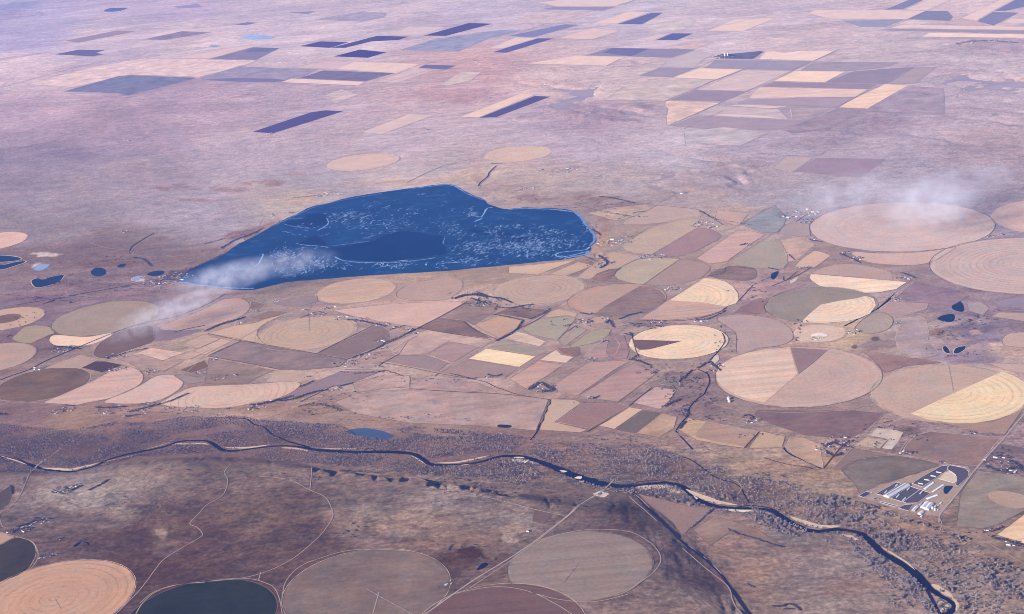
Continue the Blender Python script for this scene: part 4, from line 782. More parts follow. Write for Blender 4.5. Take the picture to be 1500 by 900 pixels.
# ------------------------------------------------------------------ build the ground
nr = len(ROWS)
idx = np.arange(nr * NU).reshape(nr, NU)
F = np.stack([idx[:-1, :-1], idx[:-1, 1:], idx[1:, 1:], idx[1:, :-1]], -1).reshape(-1, 4)
me = mesh_np('ground', np.stack([GX, GY, GZ], -1).reshape(-1, 3), F, ground_mat(), True)
ca = me.color_attributes.new('tone', 'FLOAT_COLOR', 'POINT')
PARCEL = smooth(375, 420, PXY[..., 1]) * (1 - smooth(600, 625, PXY[..., 1]))
ca.data.foreach_set('color', np.concatenate([ALB.reshape(-1, 3), PARCEL.reshape(-1, 1)], 1).astype(np.float32).ravel())
link('ground', me, kind='structure')
bm = bmesh.new(); bmesh.ops.create_circle(bm, cap_ends=True, segments=64, radius=88000)
for v_ in bm.verts: v_.co.z = -14.0
me = bpy.data.meshes.new('far_plain'); bm.to_mesh(me); bm.free(); me.materials.append(simple_mat('far_grass', (.21, .165, .165), 1.0, .2, 1 / 900., 0)); link('far_plain', me, kind='structure')

# ------------------------------------------------------------------ fields
CENTRES = {'quarter round field with bright': (985, 437), 'very large round field mauve': (1392, 576), 'round grey green field with a bright': (1203, 447), 'faint ringed field below': (940, 322), 'wide cream field with fine': (330, 580)}
field_objs = {}
def field_tone(t, c):
    t = np.array(t, float); k = smooth(18000, 13000 , np.array(c[1])) if 0 else float(1 - smooth(13500, 17000, np.array(c[1])))
    t = t + k * (np.array([7, 6, 4]) if 160 < t[0] < 216 else 0)
    bright = float(smooth(195, 235, np.array(t[0])))
    t = t + k * ((np.array([1, 0, 7]) if c[1] > 9300 else np.array([1, 0, 0])) + (np.array([7, 6, -1]) if t[0] < 150 and c[1] > 9300 else 0) + bright * np.array([-3, -1, 15]))
    if k < .5 and t[0] >= 130: t = t + np.array([3, -3, -5])
    if k < .5 and t[0] < 130: t = t + np.array([15, 11, 12])
    return t
for k_, (f_, (P, c, r)) in enumerate(zip(FIELDS, FO)):
    sh, geo, tn, pat, lab = f_
    for ks, q in CENTRES.items():
        if lab.startswith(ks) and r is None: c = g(*q)[0]
    z = float(base_h(np.array([P[:, 0].mean()]), np.array([P[:, 1].mean()]), False)[0]) + .5 + k_ * .005
    a = albedo(field_tone(tn, c), dist_of(P.mean(0)))
    rnd = sh == 'C' or 'round' in lab.split('field')[0]
    o = link('pivot_field' if rnd else 'crop_field', sheet(P, z, field_mat(a, pat, r, k_), c), loc=(c[0], c[1], z), label=lab, cat='field')
    field_objs[lab] = (o, c, z, r)
for (s_, (P, c, r)) in zip(SECTORS, SO):
    for lab, (o, fc, fz, fr) in field_objs.items():
        if lab.startswith(s_[0]):
            cc = fc
            for ks, q in CENTRES.items():
                if s_[0].startswith(ks[:20]): cc = g(*q)[0]
            a = albedo(field_tone(s_[3], fc), dist_of(P.mean(0)))
            so_ = link('crop_sector', sheet(P, 0, field_mat(a, s_[4], None, 3), cc), parent=o, loc=(cc[0] - fc[0], cc[1] - fc[1], 1.15 + SECTORS.index(s_) * .006))
            so_['label'] = s_[5]
            break

# worn margins and tracks between the holdings
def edge_pts(P, step):
    Q = np.r_[P, P[:1]]; out = []
    for k in range(len(Q) - 1):
        n = max(1, int(np.hypot(*(Q[k + 1] - Q[k])) / step)); out += [Q[k] + (Q[k + 1] - Q[k]) * j / n for j in range(n)]
    out.append(Q[-1]); return np.array(out)
for dark, tn in ((1, (128, 107, 120)), (0, (205, 180, 175))):
    for far in (0, 1):
        L_ = []; W__ = []
        for k_, (f_, (P, c, r)) in enumerate(zip(FIELDS, FO)):
            if (c[1] > 15000) != bool(far): continue
            isd = (k_ * 7 % 5 != 0) if r is None else (k_ % 2 == 0)
            if isd != bool(dark): continue
            PP = edge_pts(P, 30 if not far else 120) if r is None else np.r_[c + (P - c) * (1 + 5 / r), c + (P[:1] - c) * (1 + 5 / r)]
            L_.append(PP); W__.append(np.full(len(PP), (5.0 if dark else 4.0) * (2.2 if far else 1.0)) * rng.uniform(.3, 1.25, len(PP)))
        if L_:
            V, F = ribbon(L_, W__, 1.75 + .03 * dark + .015 * far)
            link('field_margin', mesh_np('field_margin', V, F, simple_mat('worn_margin', albedo(tn if not far else ((168, 152, 184) if dark else (215, 196, 208)), 10500 if not far else 20000), .95, .25, 1 / 60.)), kind='structure')

# ------------------------------------------------------------------ lake, ice, river, ponds
def water_mat(name, a, rough=.2, ice=0.0, spec=.5):
    spec = .03
    m, t, b = new_mat(name, rough, spec); b.inputs['IOR'].default_value = 1.06; B = NB(t); v = B.n('ShaderNodeNewGeometry').outputs['Position']
    f = B.rng(B.noise(v, 1 / 350., 5, .6), .3, .7, .84, 1.16); c_ = B.scale_col(tuple(map(float, a)), f)
    if ice:
        n1 = B.noise(B.mapping(v, (0, 0, .5), (1, 2.2, 1)), 1 / 190., 9, .74); n2 = B.noise(v, 1 / 600., 3, .6)
        k = B.math('MULTIPLY', B.rng(n1, .50, .70, 0, ice), B.rng(n2, .44, .60, 0, 1))
        mx = B.n('ShaderNodeMix', _data_type='RGBA'); t.links.new(k, mx.inputs[0]); t.links.new(c_, mx.inputs[6]); mx.inputs[7].default_value = (.05, .12, .22, 1)
        c_ = mx.outputs[2]
    t.links.new(c_, b.inputs['Base Color'])
    bp = t.nodes.new('ShaderNodeBump'); bp.inputs['Strength'].default_value = .15; bp.inputs['Distance'].default_value = .3
    t.links.new(B.noise(v, 1 / 9., 3, .6), bp.inputs['Height']); t.links.new(bp.outputs[0], b.inputs['Normal'])
    return m
M_ICE = water_mat('thin_ice', (.005, .028, .078), .6, .5, .4)
M_OPEN = water_mat('open_water', (.002, .017, .058), .5, 0, .4)
M_RIVER = water_mat('river_water', (.006, .008, .022), .2, 0, .4)
M_POND = water_mat('pond_water', (.006, .018, .040), .3, .1, .4)
M_PALE = water_mat('pale_water', (.18, .21, .27), .3, .4, .4)
M_FROST = simple_mat('frost', (.14, .22, .34), .6, .3, 1 / 40.)
M_FROST2 = simple_mat('shore_ice', (.085, .15, .25), .6, .3, 1 / 60.)
lc = LAKE.mean(0)
lo = link('lake', sheet(LAKE, .9, M_ICE, lc), loc=(lc[0], lc[1], .9), kind='structure')
for D in ([(466,364),(495,362),(520,358),(548,352),(560,346),(575,341),(592,339.5),(612,341),(630,345),(649,345.5),(648,354),(653,365),(655,372),(640,374),(615,378),(590,381.5),(560,383),(530,382.5),(505,381),(490,376),(478,369)],
          [(417,328),(424,324),(436,322),(448,319),(446,316),(460,314),(475,314),(478,320),(480,328),(470,331),(455,334),(436,332),(424,330)],
          [(437,357),(448,352),(462,345),(468,348),(477,357),(479,360),(460,360),(445,359)],
          [(682,335),(700,337),(722,340),(740,341),(756,345),(771,352),(764,356),(744,349),(726,346),(704,344),(688,340)]):
    a_ = np.array(D, float); P = catmull(g(a_[:, 0], a_[:, 1]), True, 5); P += (rng.random(P.shape) - .5) * 14; c = P.mean(0)
    link('open_water', sheet(P, 1.4, M_OPEN, c), loc=(c[0], c[1], 1.5), kind='structure')
ridges = [([(415,321.5),(430,321),(447,320)], 9), ([(475,313),(476,318),(481,327),(473,334),(465,338)], 12), ([(434,357),(452,360),(477,362),(486,369),(493,378),(505,382),(530,385),(570,385),(610,382),(637,378)], 12),
          ([(417,329),(430,332),(455,335)], 7), ([(652,349),(649,356),(655,370)], 6), ([(690,315),(705,318),(713,306),(722,304)], 14), ([(695,325),(707,320)], 22), ([(470,362),(500,359),(545,353),(560,346)], 5), ([(813,373),(822,370),(840,368),(858,366),(864,362)], 16), ([(813,373),(820,377),(840,374),(862,368)], 16), ([(386,372),(380,385),(372,392)], 14), ([(640,386),(680,384),(690,380)], 10)]
shore = [([(600,277.5),(635,272.8),(658,271),(668,274.5),(680,281)], 22), ([(745,307),(765,306),(800,306.5),(838,310.5),(850,317.5),(856,326),(864,336),(870,345),(871,353),(864,360)], 26), ([(680,282),(695,288.5),(708,293.5)], 12), ([(830,378),(856,373),(864,368)], 40), ([(262,413),(300,419),(340,422.5),(372,423)], 30), ([(400,332),(430,317.5),(460,304),(500,294),(560,283.5)], 9)]
V, F = ribbon([road_pts(l, 25) for l, _ in ridges], [w_ for _, w_ in ridges], 1.3, .8)
link('ice_ridge', mesh_np('ice_ridge', V, F, M_FROST), kind='stuff')
V, F = ribbon([road_pts(l, 25) for l, _ in shore], [w_ for _, w_ in shore], 1.2, .7)
link('shore_ice', mesh_np('shore_ice', V, F, M_FROST2), kind='stuff')
# wind-blown flecks of frost on the ice
FV = []; FF = []
regions = [(520,322,55,22,260,34),(590,330,50,28,170,26),(560,350,60,12,110,24),(640,285,36,7,24,26),(672,340,40,22,160,26),(700,362,50,16,200,30),(770,360,70,20,560,34),(800,345,50,16,200,30),(840,350,20,20,60,24),(720,340,30,12,90,26),(500,318,22,8,90,34),
           (430,372,50,22,240,34),(470,388,60,12,200,32),(590,388,80,8,120,34),(690,380,60,10,120,30),(450,335,50,14,80,24),(690,312,16,10,70,30),(650,320,60,30,70,22),(430,395,60,12,120,34),(560,310,60,16,50,22),(860,335,8,14,40,22),(760,330,40,10,30,22)]
OPENP = [catmull(np.array(D, float), True, 3) for D in ([(470,364),(520,358),(560,346),(592,339.5),(630,345),(649,345.5),(653,372),(590,381.5),(530,382.5),(490,376)],)]
for (cx_, cy_, rx, ry, n, ln_) in regions:
    n = int(n * 1.8); nc = max(5, n // 14); cc_ = rng.normal(0, .42, (nc, 2)); pick = rng.integers(0, nc, n); q = cc_[pick] + rng.normal(0, .075, (n, 2)) * np.array([1.0, 1.6]); n_one = rng.random(n) < .18; q[n_one] = rng.normal(0, .45, (int(n_one.sum()), 2))
    px_ = cx_ + q[:, 0] * rx; py_ = cy_ + q[:, 1] * ry
    ok = inside(px_, py_, np.array(LAKE_PX, float)) & ~inside(px_, py_, OPENP[0])
    G = g(px_[ok], py_[ok])
    for p in G:
        L = ln_ * (.2 + rng.random() ** 3 * 1.3); W_ = L * (.08 + .20 * rng.random()); an = math.radians(62) + rng.normal(0, .55); m_ = 6
        th = np.sort(rng.random(m_)) * 2 * np.pi; rr = .6 + .5 * rng.random(m_)
        x = np.cos(th) * rr * L; y = np.sin(th) * rr * W_
        o_ = len(FV); FV += [(p[0] + math.cos(an) * x[i] - math.sin(an) * y[i], p[1] + math.sin(an) * x[i] + math.cos(an) * y[i], 2.3) for i in range(m_)]
        FF += [(o_, o_ + i, o_ + i + 1) for i in range(1, m_ - 1)]
link('frost_flecks', mesh_np('frost_flecks', np.array(FV), np.array(FF), M_FROST), kind='stuff')

rp = catmull([(q[0], q[1]) for q in RIVER], False, 1)
P = road_pts([(q[0], q[1]) for q in RIVER], 20)
rg = g(np.array([q[0] for q in RIVER], float), np.array([q[1] for q in RIVER], float))
wj = np.array([RIVER[int(np.argmin(((rg - p) ** 2).sum(1)))][2] for p in P], float); wj = np.convolve(np.pad(wj, 4, 'edge'), np.ones(9) / 9, 'valid')
wj *= .85 + .3 * fbm(np.arange(len(P)) / 6., np.zeros(len(P)), 5)
V, F = ribbon([P], [wj * .9], .9, .22)
link('river', mesh_np('river', V, F, M_RIVER), kind='structure')
M_DITCH = water_mat('ditch_water', (.012, .012, .024), .3, 0, .3)
V, F = ribbon([road_pts(l) for l, _ in STREAMS], [w_ for _, w_ in STREAMS], 1.6, .2)
link('stream', mesh_np('stream', V, F, M_DITCH), kind='structure')
M_SAND = simple_mat('sand', albedo((212,184,172), 8500), .95, .12, 1 / 25.)
M_SAND2 = simple_mat('pale_sand', albedo((232,210,196), 8500), .95, .1, 1 / 25.)
sand = [([(0,668),(20,674),(40,681)], 14), ([(62,685.5),(78,686.5),(100,688),(125,683.5),(145,678)], 34), ([(150,676.5),(175,672),(208,664)], 9), ([(212,658.5),(235,652.5),(254,646)], 7), ([(256,650),(275,650.5),(295,650),(306,652)], 26), ([(330,656),(345,656.5),(365,656),(395,652)], 26),
        ([(410,656.5),(430,657),(452,661)], 22), ([(470,657),(500,658),(530,657)], 12), ([(602,668),(612,673),(624,681)], 14), ([(640,678.5),(665,678),(690,674),(715,668)], 26), ([(672,682.5),(690,680)], 10),
        ([(1005,717),(1018,724),(1034,730),(1054,736.5),(1080,740)], 44), ([(1085,748.5),(1105,749),(1125,752),(1140,759)], 16), ([(1158,757),(1175,764),(1200,771.5),(1232,771)], 42), ([(1292,802),(1308,812),(1326,823),(1340,835)], 16),
        ([(1365,856),(1382,866),(1396,876)], 40), ([(1395,876),(1403,886),(1400,896)], 20), ([(1230,784),(1245,786),(1258,793)], 26)]
V, F = ribbon([road_pts(l) for l, _ in sand], [np.interp(np.linspace(0, 1, len(road_pts(l))), [0, .15, .5, .85, 1], [.1, .7, 1, .7, .1]) * w_ for l, w_ in sand], 1.2, .25)
link('sandbar', mesh_np('sandbar', V, F, M_SAND), kind='structure')
for D, mt_ in ([((930,714.5),(948,711.5),(975,711.5),(990,715),(1003,722),(985,723),(975,718),(955,716),(945,719)), M_SAND], [((748,673.5),(765,674),(780,676.5),(788,680),(772,679),(755,676.5)), M_SAND2], [((752,670.3),(762,669.8),(768,671.2),(757,672)), M_SAND2], [((820,689.5),(830,690.5),(836,694),(826,693)), M_SAND2], [((840,699),(852,698.5),(850,702.5),(842,701.5)), M_SAND2],
             [((850,705),(856,705.5),(852,707.5)), M_SAND2], [((1375,880),(1384,884),(1390,889),(1384,897),(1377,896)), M_SAND], [((1016,727),(1022,730),(1020,732)), M_SAND2], [((1062,746),(1080,747),(1100,748.5),(1088,751),(1070,749)), M_SAND2]):
    a_ = np.array(D, float); P = catmull(g(a_[:, 0], a_[:, 1]), True, 5); c = P.mean(0)
    link('sandbar', sheet(P, 0, mt_, c), loc=(c[0], c[1], 1.8), kind='structure')

PONDS = [([(508,632),(520,628.5),(540,628),(560,632),(576,639),(565,643.5),(545,642),(520,638),(509,635)], water_mat('icy_pond', (.035, .055, .095), .3, .9), 'blue grey pond with ice patches above the river wood'),
 ([(731,622.5),(748,623.5),(747,627),(730,626)], M_DITCH, 'small dark rectangular pond in the pasture'), ([(-10,376),(10,375),(30,378.5),(25,382),(0,384.5),(-10,384)], M_POND, 'blue pond among salt flats at the left edge, upper'),
 ([(-5,389),(8,388),(20,385),(36,383),(34,386),(18,391),(6,395),(-5,395)], M_POND, 'blue pond among salt flats at the left edge, lower'), ([(46,412),(55,408),(62,410),(75,406),(92,403),(92,407),(85,414),(65,420),(52,421)], M_POND, 'narrow blue pond with pale spits, left of the lake'),
 ([(134,397),(140,393),(149,393),(155,397),(153,403),(142,405),(134,402)], M_POND, 'round deep blue pond left of the lake'), ([(172,390),(177,387),(184,387),(181,391),(174,392)], M_POND, 'tiny blue pond between the round pond and the lake'),
 ([(215,402),(225,398),(236,397),(241,399),(236,403),(224,405)], M_POND, 'long blue pond near the lake tip'), ([(193,409),(200,406),(211,405),(206,409),(196,412)], M_PALE, 'milky white pond near the lake tip'), ([(50,394),(58,388),(72,388),(66,394),(58,397)], M_PALE, 'icy white pond left of the lake'),
 ([(1129,407),(1131,401),(1140,398),(1138,405),(1133,410)], M_POND, 'small blue pond right of the dark plum field'), ([(1373,467),(1382,462),(1397,461),(1397,470),(1389,472),(1378,470)], M_POND, 'blue pond near the right road, lower of two'),
 ([(1394,451),(1398,443),(1406,441),(1412,450),(1410,457),(1399,455)], M_POND, 'blue pond near the right road, upper of two'), ([(1381,509),(1386,508),(1391,515),(1390,518),(1384,516)], M_POND, 'small deep blue pool, left of a pair'),
 ([(1397,516),(1401,510),(1414,507.5),(1412,513),(1403,518),(1398,518)], M_POND, 'larger deep blue pool, right of a pair'), ([(1382,718),(1384,713),(1390,712),(1396,713),(1392,719),(1387,724),(1383,723)], M_POND, 'deep blue lagoon inside the feedlot'),
 ([(698,836),(705,827),(712,825),(715,828),(706,834)], M_RIVER, 'small black pool beside the highway'), ([(1429,827),(1436,827.5),(1440,830),(1437,831)], M_RIVER, 'tiny dark oxbow pool in the wood at lower right'),
 ([(353,56),(358,53.5),(372,52),(390,52.5),(401,54.5),(390,57),(368,57.8)], water_mat('far_pond', (.20,.27,.38), .3, 0), 'pale turquoise pond far away at upper left'), ([(306,68),(313,66.5),(323,67.5),(314,69.8)], M_PALE, 'tiny pale pond below the turquoise one'),
 ([(478,84+0),(479,84.3),(478.5,84.6)], M_DITCH, '')]
for D, mt_, lab in PONDS:
    if not lab: continue
    a_ = np.array(D, float); P = catmull(g(a_[:, 0], a_[:, 1]), True, 4); c = P.mean(0); z = float(np.max(ground_z(P[:, 0], P[:, 1]))) + 1.0
    rim = c + (P - c) * (1 + (8 if c[1] < 14000 else 14) / (np.hypot(*(P - c).T)[:, None] + 1))
    o = link('pond', sheet(P, 0, mt_, c), loc=(c[0], c[1], z + .4), label=lab, cat='pond')
    if 'deep blue pool' in lab or 'salt' in lab or 'milky' in lab or 'icy' in lab or 'turquoise' in lab or 'spits' in lab: link('pale_bank', sheet(rim, 0, M_SAND if 'icy' not in lab else M_FROST2, c), parent=o, loc=(0, 0, -.4))

for nm, (tn, wd, lines) in ROADS.items():
    near = [l for l in lines if g(l[len(l) // 2][0], l[len(l) // 2][1])[0][1] < 15500]; far = [l for l in lines if l not in near]
    for grp, dd, wf in ((near, 10500, 1.0), (far, 19000, 1.5)):
        if not grp: continue
        V, F = ribbon([road_pts(l) for l in grp], [wd * wf * 1.0 for l in grp], {'highway': 2.12, 'dirt_road': 2.05, 'railway': 2.2, 'farm_lane': 1.9}[nm], .12)
        link(nm, mesh_np(nm, V, F, simple_mat(nm, albedo(tn, dd) if not (nm == 'farm_lane' and dd > 15000) else albedo((150,138,172), dd), .95, .15, 1 / 60.)), kind='structure')

# ------------------------------------------------------------------ trees
def leafy_mat(name, a):
    m, t, b = new_mat(name, .95, .0); B = NB(t); v = B.n('ShaderNodeNewGeometry').outputs['Position']
    f = B.math('MULTIPLY', B.rng(B.noise(v, 1 / 6., 3, .7), .3, .7, .7, 1.3), B.rng(B.noise(v, 1 / 60., 2, .7), .3, .7, .85, 1.15))
    t.links.new(B.scale_col(a, f), b.inputs['Base Color']); return m
M_BARE = leafy_mat('bare_twigs', (.150, .122, .116)); M_BARE2 = leafy_mat('grey_twigs', (.052, .044, .060)); M_DARK = leafy_mat('cedar_green', (.034, .032, .042)); M_BARK = leafy_mat('bark', (.16, .13, .12))

WOOD_TOP = [(-60,618),(0,622),(50,627),(100,631),(130,627),(170,619),(200,620),(240,617),(270,611),(300,612),(350,611),(390,618),(430,619),(500,624),(530,640),(600,626),(700,633),(780,642),(830,652),(900,650),(950,652),(980,664),(1000,670),(1050,684),(1100,701),(1150,706),(1200,720),(1250,735),(1300,750),(1350,768),(1420,790),(1450,815),(1480,830),(1560,870)]
WOOD_BOT = [(1560,960),(1400,960),(1385,905),(1360,895),(1345,880),(1325,905),(1290,850),(1275,835),(1262,815),(1240,792),(1190,786),(1150,781),(1110,765),(1085,750),(1060,752),(1010,741),(950,728),(905,724),(860,716),(800,700),(760,712),(700,700),(600,696),(500,684),(420,678),(350,664),(300,664),(200,669),(130,690),(60,697),(-60,696)]
WOOD = np.array(WOOD_TOP + WOOD_BOT, float)
CLEAR = [np.array(q, float) for q in ([(195,655),(260,636),(340,622),(360,630),(270,641),(215,657)], [(780,648),(810,648),(840,658),(815,660)], [(510,626),(520,640),(578,646),(600,640),(575,628)], [(130,668),(60,680),(160,627),(180,618)] if 0 else [(0,0),(1,0),(1,1)],
                                         [(620,674),(700,664),(735,664),(700,672),(650,678)], [(1075,700),(1090,718),(1098,740),(1085,735),(1070,712)], [(1270,752),(1340,768),(1400,790),(1440,820),(1400,800),(1330,780)], [(590,632),(650,636),(700,640),(640,640)])]
RL = P_river = rg
riv_px = np.array([(q[0], q[1]) for q in RIVER], float)
CS = 15.0
gx_, gy_ = np.meshgrid(np.arange(-4200, 3400, CS), np.arange(6000, 11500, CS)); gx_ = gx_.ravel() + rng.uniform(-.5, .5, gx_.size) * CS * .95; gy_ = gy_.ravel() + rng.uniform(-.5, .5, gy_.size) * CS * .95
qq = proj(np.column_stack([gx_, gy_, 0 * gx_])); keep = inside(qq[:, 0], qq[:, 1], WOOD)
for c_ in CLEAR: keep &= ~inside(qq[:, 0], qq[:, 1], c_)
G = np.column_stack([gx_, gy_])[keep]; px_ = qq[keep, 0]; py_ = qq[keep, 1]
dr = segdist(G[:, 0], G[:, 1], rg, False)
for l, w_ in STREAMS[:12]:
    dr = np.minimum(dr, segdist(G[:, 0], G[:, 1], road_pts(l, 60), False) + 20)
for l, w_ in sand: dr = np.minimum(dr, segdist(G[:, 0], G[:, 1], road_pts(l, 60), False) + (30 - w_ / 2))
clump = fbm(G[:, 0] / 130, G[:, 1] / 130, 90, 3); big = fbm(G[:, 0] / 500, G[:, 1] / 500, 95, 2)
dens = smooth(.30, .50, clump * .6 + big * .4 + np.interp(px_, [0, 350, 900, 1500], [.07, .04, .03, .02]))
dens = np.maximum(dens, .22) * np.interp(px_, [0, 600, 1000, 1250, 1500], [1.0, .95, .75, .50, .44])
keep = (dr > 27) & (rng.random(len(G)) < dens)
G = G[keep]; ppx = px_[keep]; ppy = py_[keep]
# other stands: rows along ditches, farm yards, shelter belts (photo pixel polyline, spacing m, spread m, dark?, height)
ROWS_T = [([(1012,774),(1027,761),(1043,747)],11,4,0,11),([(1068,777),(1085,784),(1110,791),(1130,798),(1146,802)],9,5,1,10),([(1003,730),(1006,733)],20,10,0,9),([(402,738+0),(404,739)],30,5,0,8),
 ([(410,588),(430,585),(460,575),(480,572)],9,14,1,10),([(366,594),(385,592),(410,586),(428,581)],10,16,1,9),([(495,567),(512,563),(516,562)],10,8,1,9),([(440,567),(455,561),(460,558)],10,8,1,9),([(515,525),(530,520),(550,512),(565,503),(590,492),(600,487)],14,10,1,9),
 ([(300,486),(325,475),(345,470),(358,465)],8,12,1,10),([(508,469),(525,470),(545,474),(565,478)],14,14,1,8),([(80,508),(105,510),(118,512)],9,10,1,9),([(155,525),(170,522),(185,517),(215,511)],14,8,1,8),([(95,594),(108,595)],9,8,1,9),
 ([(140,597),(160,598),(185,596)],8,10,1,10),([(190,604),(205,600),(225,595),(250,588),(275,577)],13,12,1,9),([(185,611),(200,608)],9,10,1,9),([(0,607),(8,608)],9,14,1,12),([(10,494),(16,492)],10,10,1,10),([(66,445),(80,440)],9,9,1,8),([(50,389+50),(60,436)],12,12,1,7),
 ([(665,438),(690,432),(715,436)],8,24,1,10),([(700,430),(720,436),(735,438),(750,444)],9,16,1,9),([(728,450),(745,452),(770,448),(780,447)],9,12,1,9),([(690,437),(705,443),(712,444)],12,14,1,8),([(722,461),(735,463),(765,469)],12,6,1,7),([(778,468),(795,460),(806,453)],9,8,1,9),
 ([(766,470),(758,482),(745,491),(728,500)],11,12,1,8),([(616,480),(600,487)],10,8,1,9),([(660,548),(690,555),(698,554)],12,5,1,7),([(715,549),(725,552),(735,549)],8,8,1,9),([(776,571),(790,562),(800,566),(810,572),(796,574)],7,18,1,11),([(870,584),(878,581)],8,10,1,9),
 ([(852,459),(860,461),(868,460)],9,12,1,9),([(888,474),(893,470),(898,480)],10,12,1,9),([(908,468),(922,462),(940,458)],8,10,1,9),([(1020,469),(1040,467),(1062,456)],10,10,1,8),([(915,489),(925,492),(922,488)],9,8,1,9),([(922,527),(935,529),(945,533),(952,536)],8,12,1,9),([(925,527),(932,522)],9,9,1,8),
 ([(975,596),(985,590),(996,586)],7,10,1,11),([(1002,600),(1008,606),(1004,612)],7,9,1,10),([(1000,620),(996,628),(1004,618)],8,6,1,10),([(1002,555),(1008,548),(1014,543)],8,8,1,8),([(1016,590),(1021,588)],8,9,1,9),([(995,560),(1000,552)],9,8,1,7),([(1022,540),(1040,530),(1045,536),(1055,543)],12,12,1,8),
 ([(1090,610),(1098,608),(1104,614)],8,8,1,8),([(1210,655),(1218,650),(1230,652),(1240,655)],7,14,1,10),([(1210,662),(1222,668),(1232,665)],8,14,1,9),([(1445,684),(1465,690),(1490,685)],9,14,1,9),([(1480,676),(1492,682),(1496,690)],7,12,1,11),([(1440,780),(1455,778),(1470,772)],11,10,1,8),
 ([(1452,787),(1480,794),(1500,800),(1530,810)],11,14,1,8),([(25,772),(40,768),(48,764)],7,9,1,9),([(15,780),(30,775),(45,774)],9,9,1,8),([(52,759),(62,763)],9,8,1,8),([(108,801),(118,795),(128,798)],6,3,1,8),([(95,714),(105,716),(118,711)],8,10,1,8),([(78,717),(95,723),(110,715)],14,4,1,6),
 ([(130,716),(145,710),(158,702)],8,6,1,8),([(35,700),(34,710)],10,8,0,9),([(16,712),(18,724)],9,6,1,9),([(657,806),(662,799)],12,5,1,7),([(1132,889),(1146,889),(1150,887),(1160,886),(1172,895)],6,4,1,10),([(1150,893),(1160,893)],8,6,1,9),
 ([(1000,802),(1008,806)],14,4,1,6),([(1007,812),(1018,813)],12,5,1,6),([(1096,857),(1103,861),(1101,860)],12,5,1,8),([(240,408),(255,402),(270,398),(290,390),(310,381),(330,372)],8,24,0,8),([(225,413),(245,410),(262,412)],8,24,0,8),([(325,364),(345,352),(365,345),(385,335)],12,22,1,7),([(300,358),(330,350)],16,20,1,6),
 ([(195,378),(210,380),(222,390)],14,16,1,7),([(880,393),(890,385),(878,375)],9,16,1,8),([(868,336),(880,345)],12,16,1,7),([(878,288),(900,291),(930,298)],14,16,1,7),([(1025,310),(1050,322)],16,10,1,7),([(930,312),(945,310)],12,8,1,8),([(1230,372),(1245,378),(1260,385)],9,10,1,8),([(1320,400),(1330,403),(1340,408)],8,10,1,8),
 ([(1186,352),(1205,355)],9,5,1,8),([(1125,393),(1140,396)],8,5,1,8),([(1156,374),(1164,381)],10,3,1,8),([(1093,357),(1085,360)],8,8,1,9),([(570,484),(590,478)],16,14,1,7),([(955,716),(960,720),(985,716),(1000,722)],9,16,0,9),([(1050,322),(1100,330)],30,12,1,6),
 ([(1100,745),(1140,762),(1180,778)],11,22,0,10),([(1078,752),(1105,760),(1130,775),(1165,785)],11,20,0,11),([(1245,795),(1262,815),(1275,830)],13,22,0,11),([(1285,832),(1305,845),(1330,850),(1345,860)],8,26,0,11),([(1335,870),(1350,880),(1360,895)],9,26,0,11),([(1255,845),(1290,835),(1310,860)],34,40,0,9),([(1208,789),(1222,803),(1245,812)],34,22,0,8),([(1300,880),(1320,890)],30,30,0,8),
 ([(640,707),(660,702),(690,704)],24,16,1,6),([(730,705),(760,708),(800,716)],26,20,0,7),([(520,548),(560,545)],22,16,1,6),([(440,595),(470,592),(500,602)],18,22,1,6),([(870,590),(840,590)],60,5,1,6),([(1048,84),(1062,80),(1075,83)],30,40,1,10),([(1405,64),(1440,60),(1490,63)],60,60,1,9),([(500,690),(540,692),(560,694)],22,16,1,6),([(430,290),(480,286)],24,16,1,6),([(720,240),(740,241)],14,10,1,8)]
rows_pts = []
for pts, sp, spread, dark, hh in ROWS_T:
    P = road_pts(pts, sp) if len(pts) > 1 else g(*pts[0])
    mult = max(2, int(spread / 4))
    for p in P:
        for _ in range(mult): rows_pts.append((p[0] + rng.normal(0, spread * .45), p[1] + rng.normal(0, spread * .45), dark, hh * rng.uniform(.7, 1.2)))
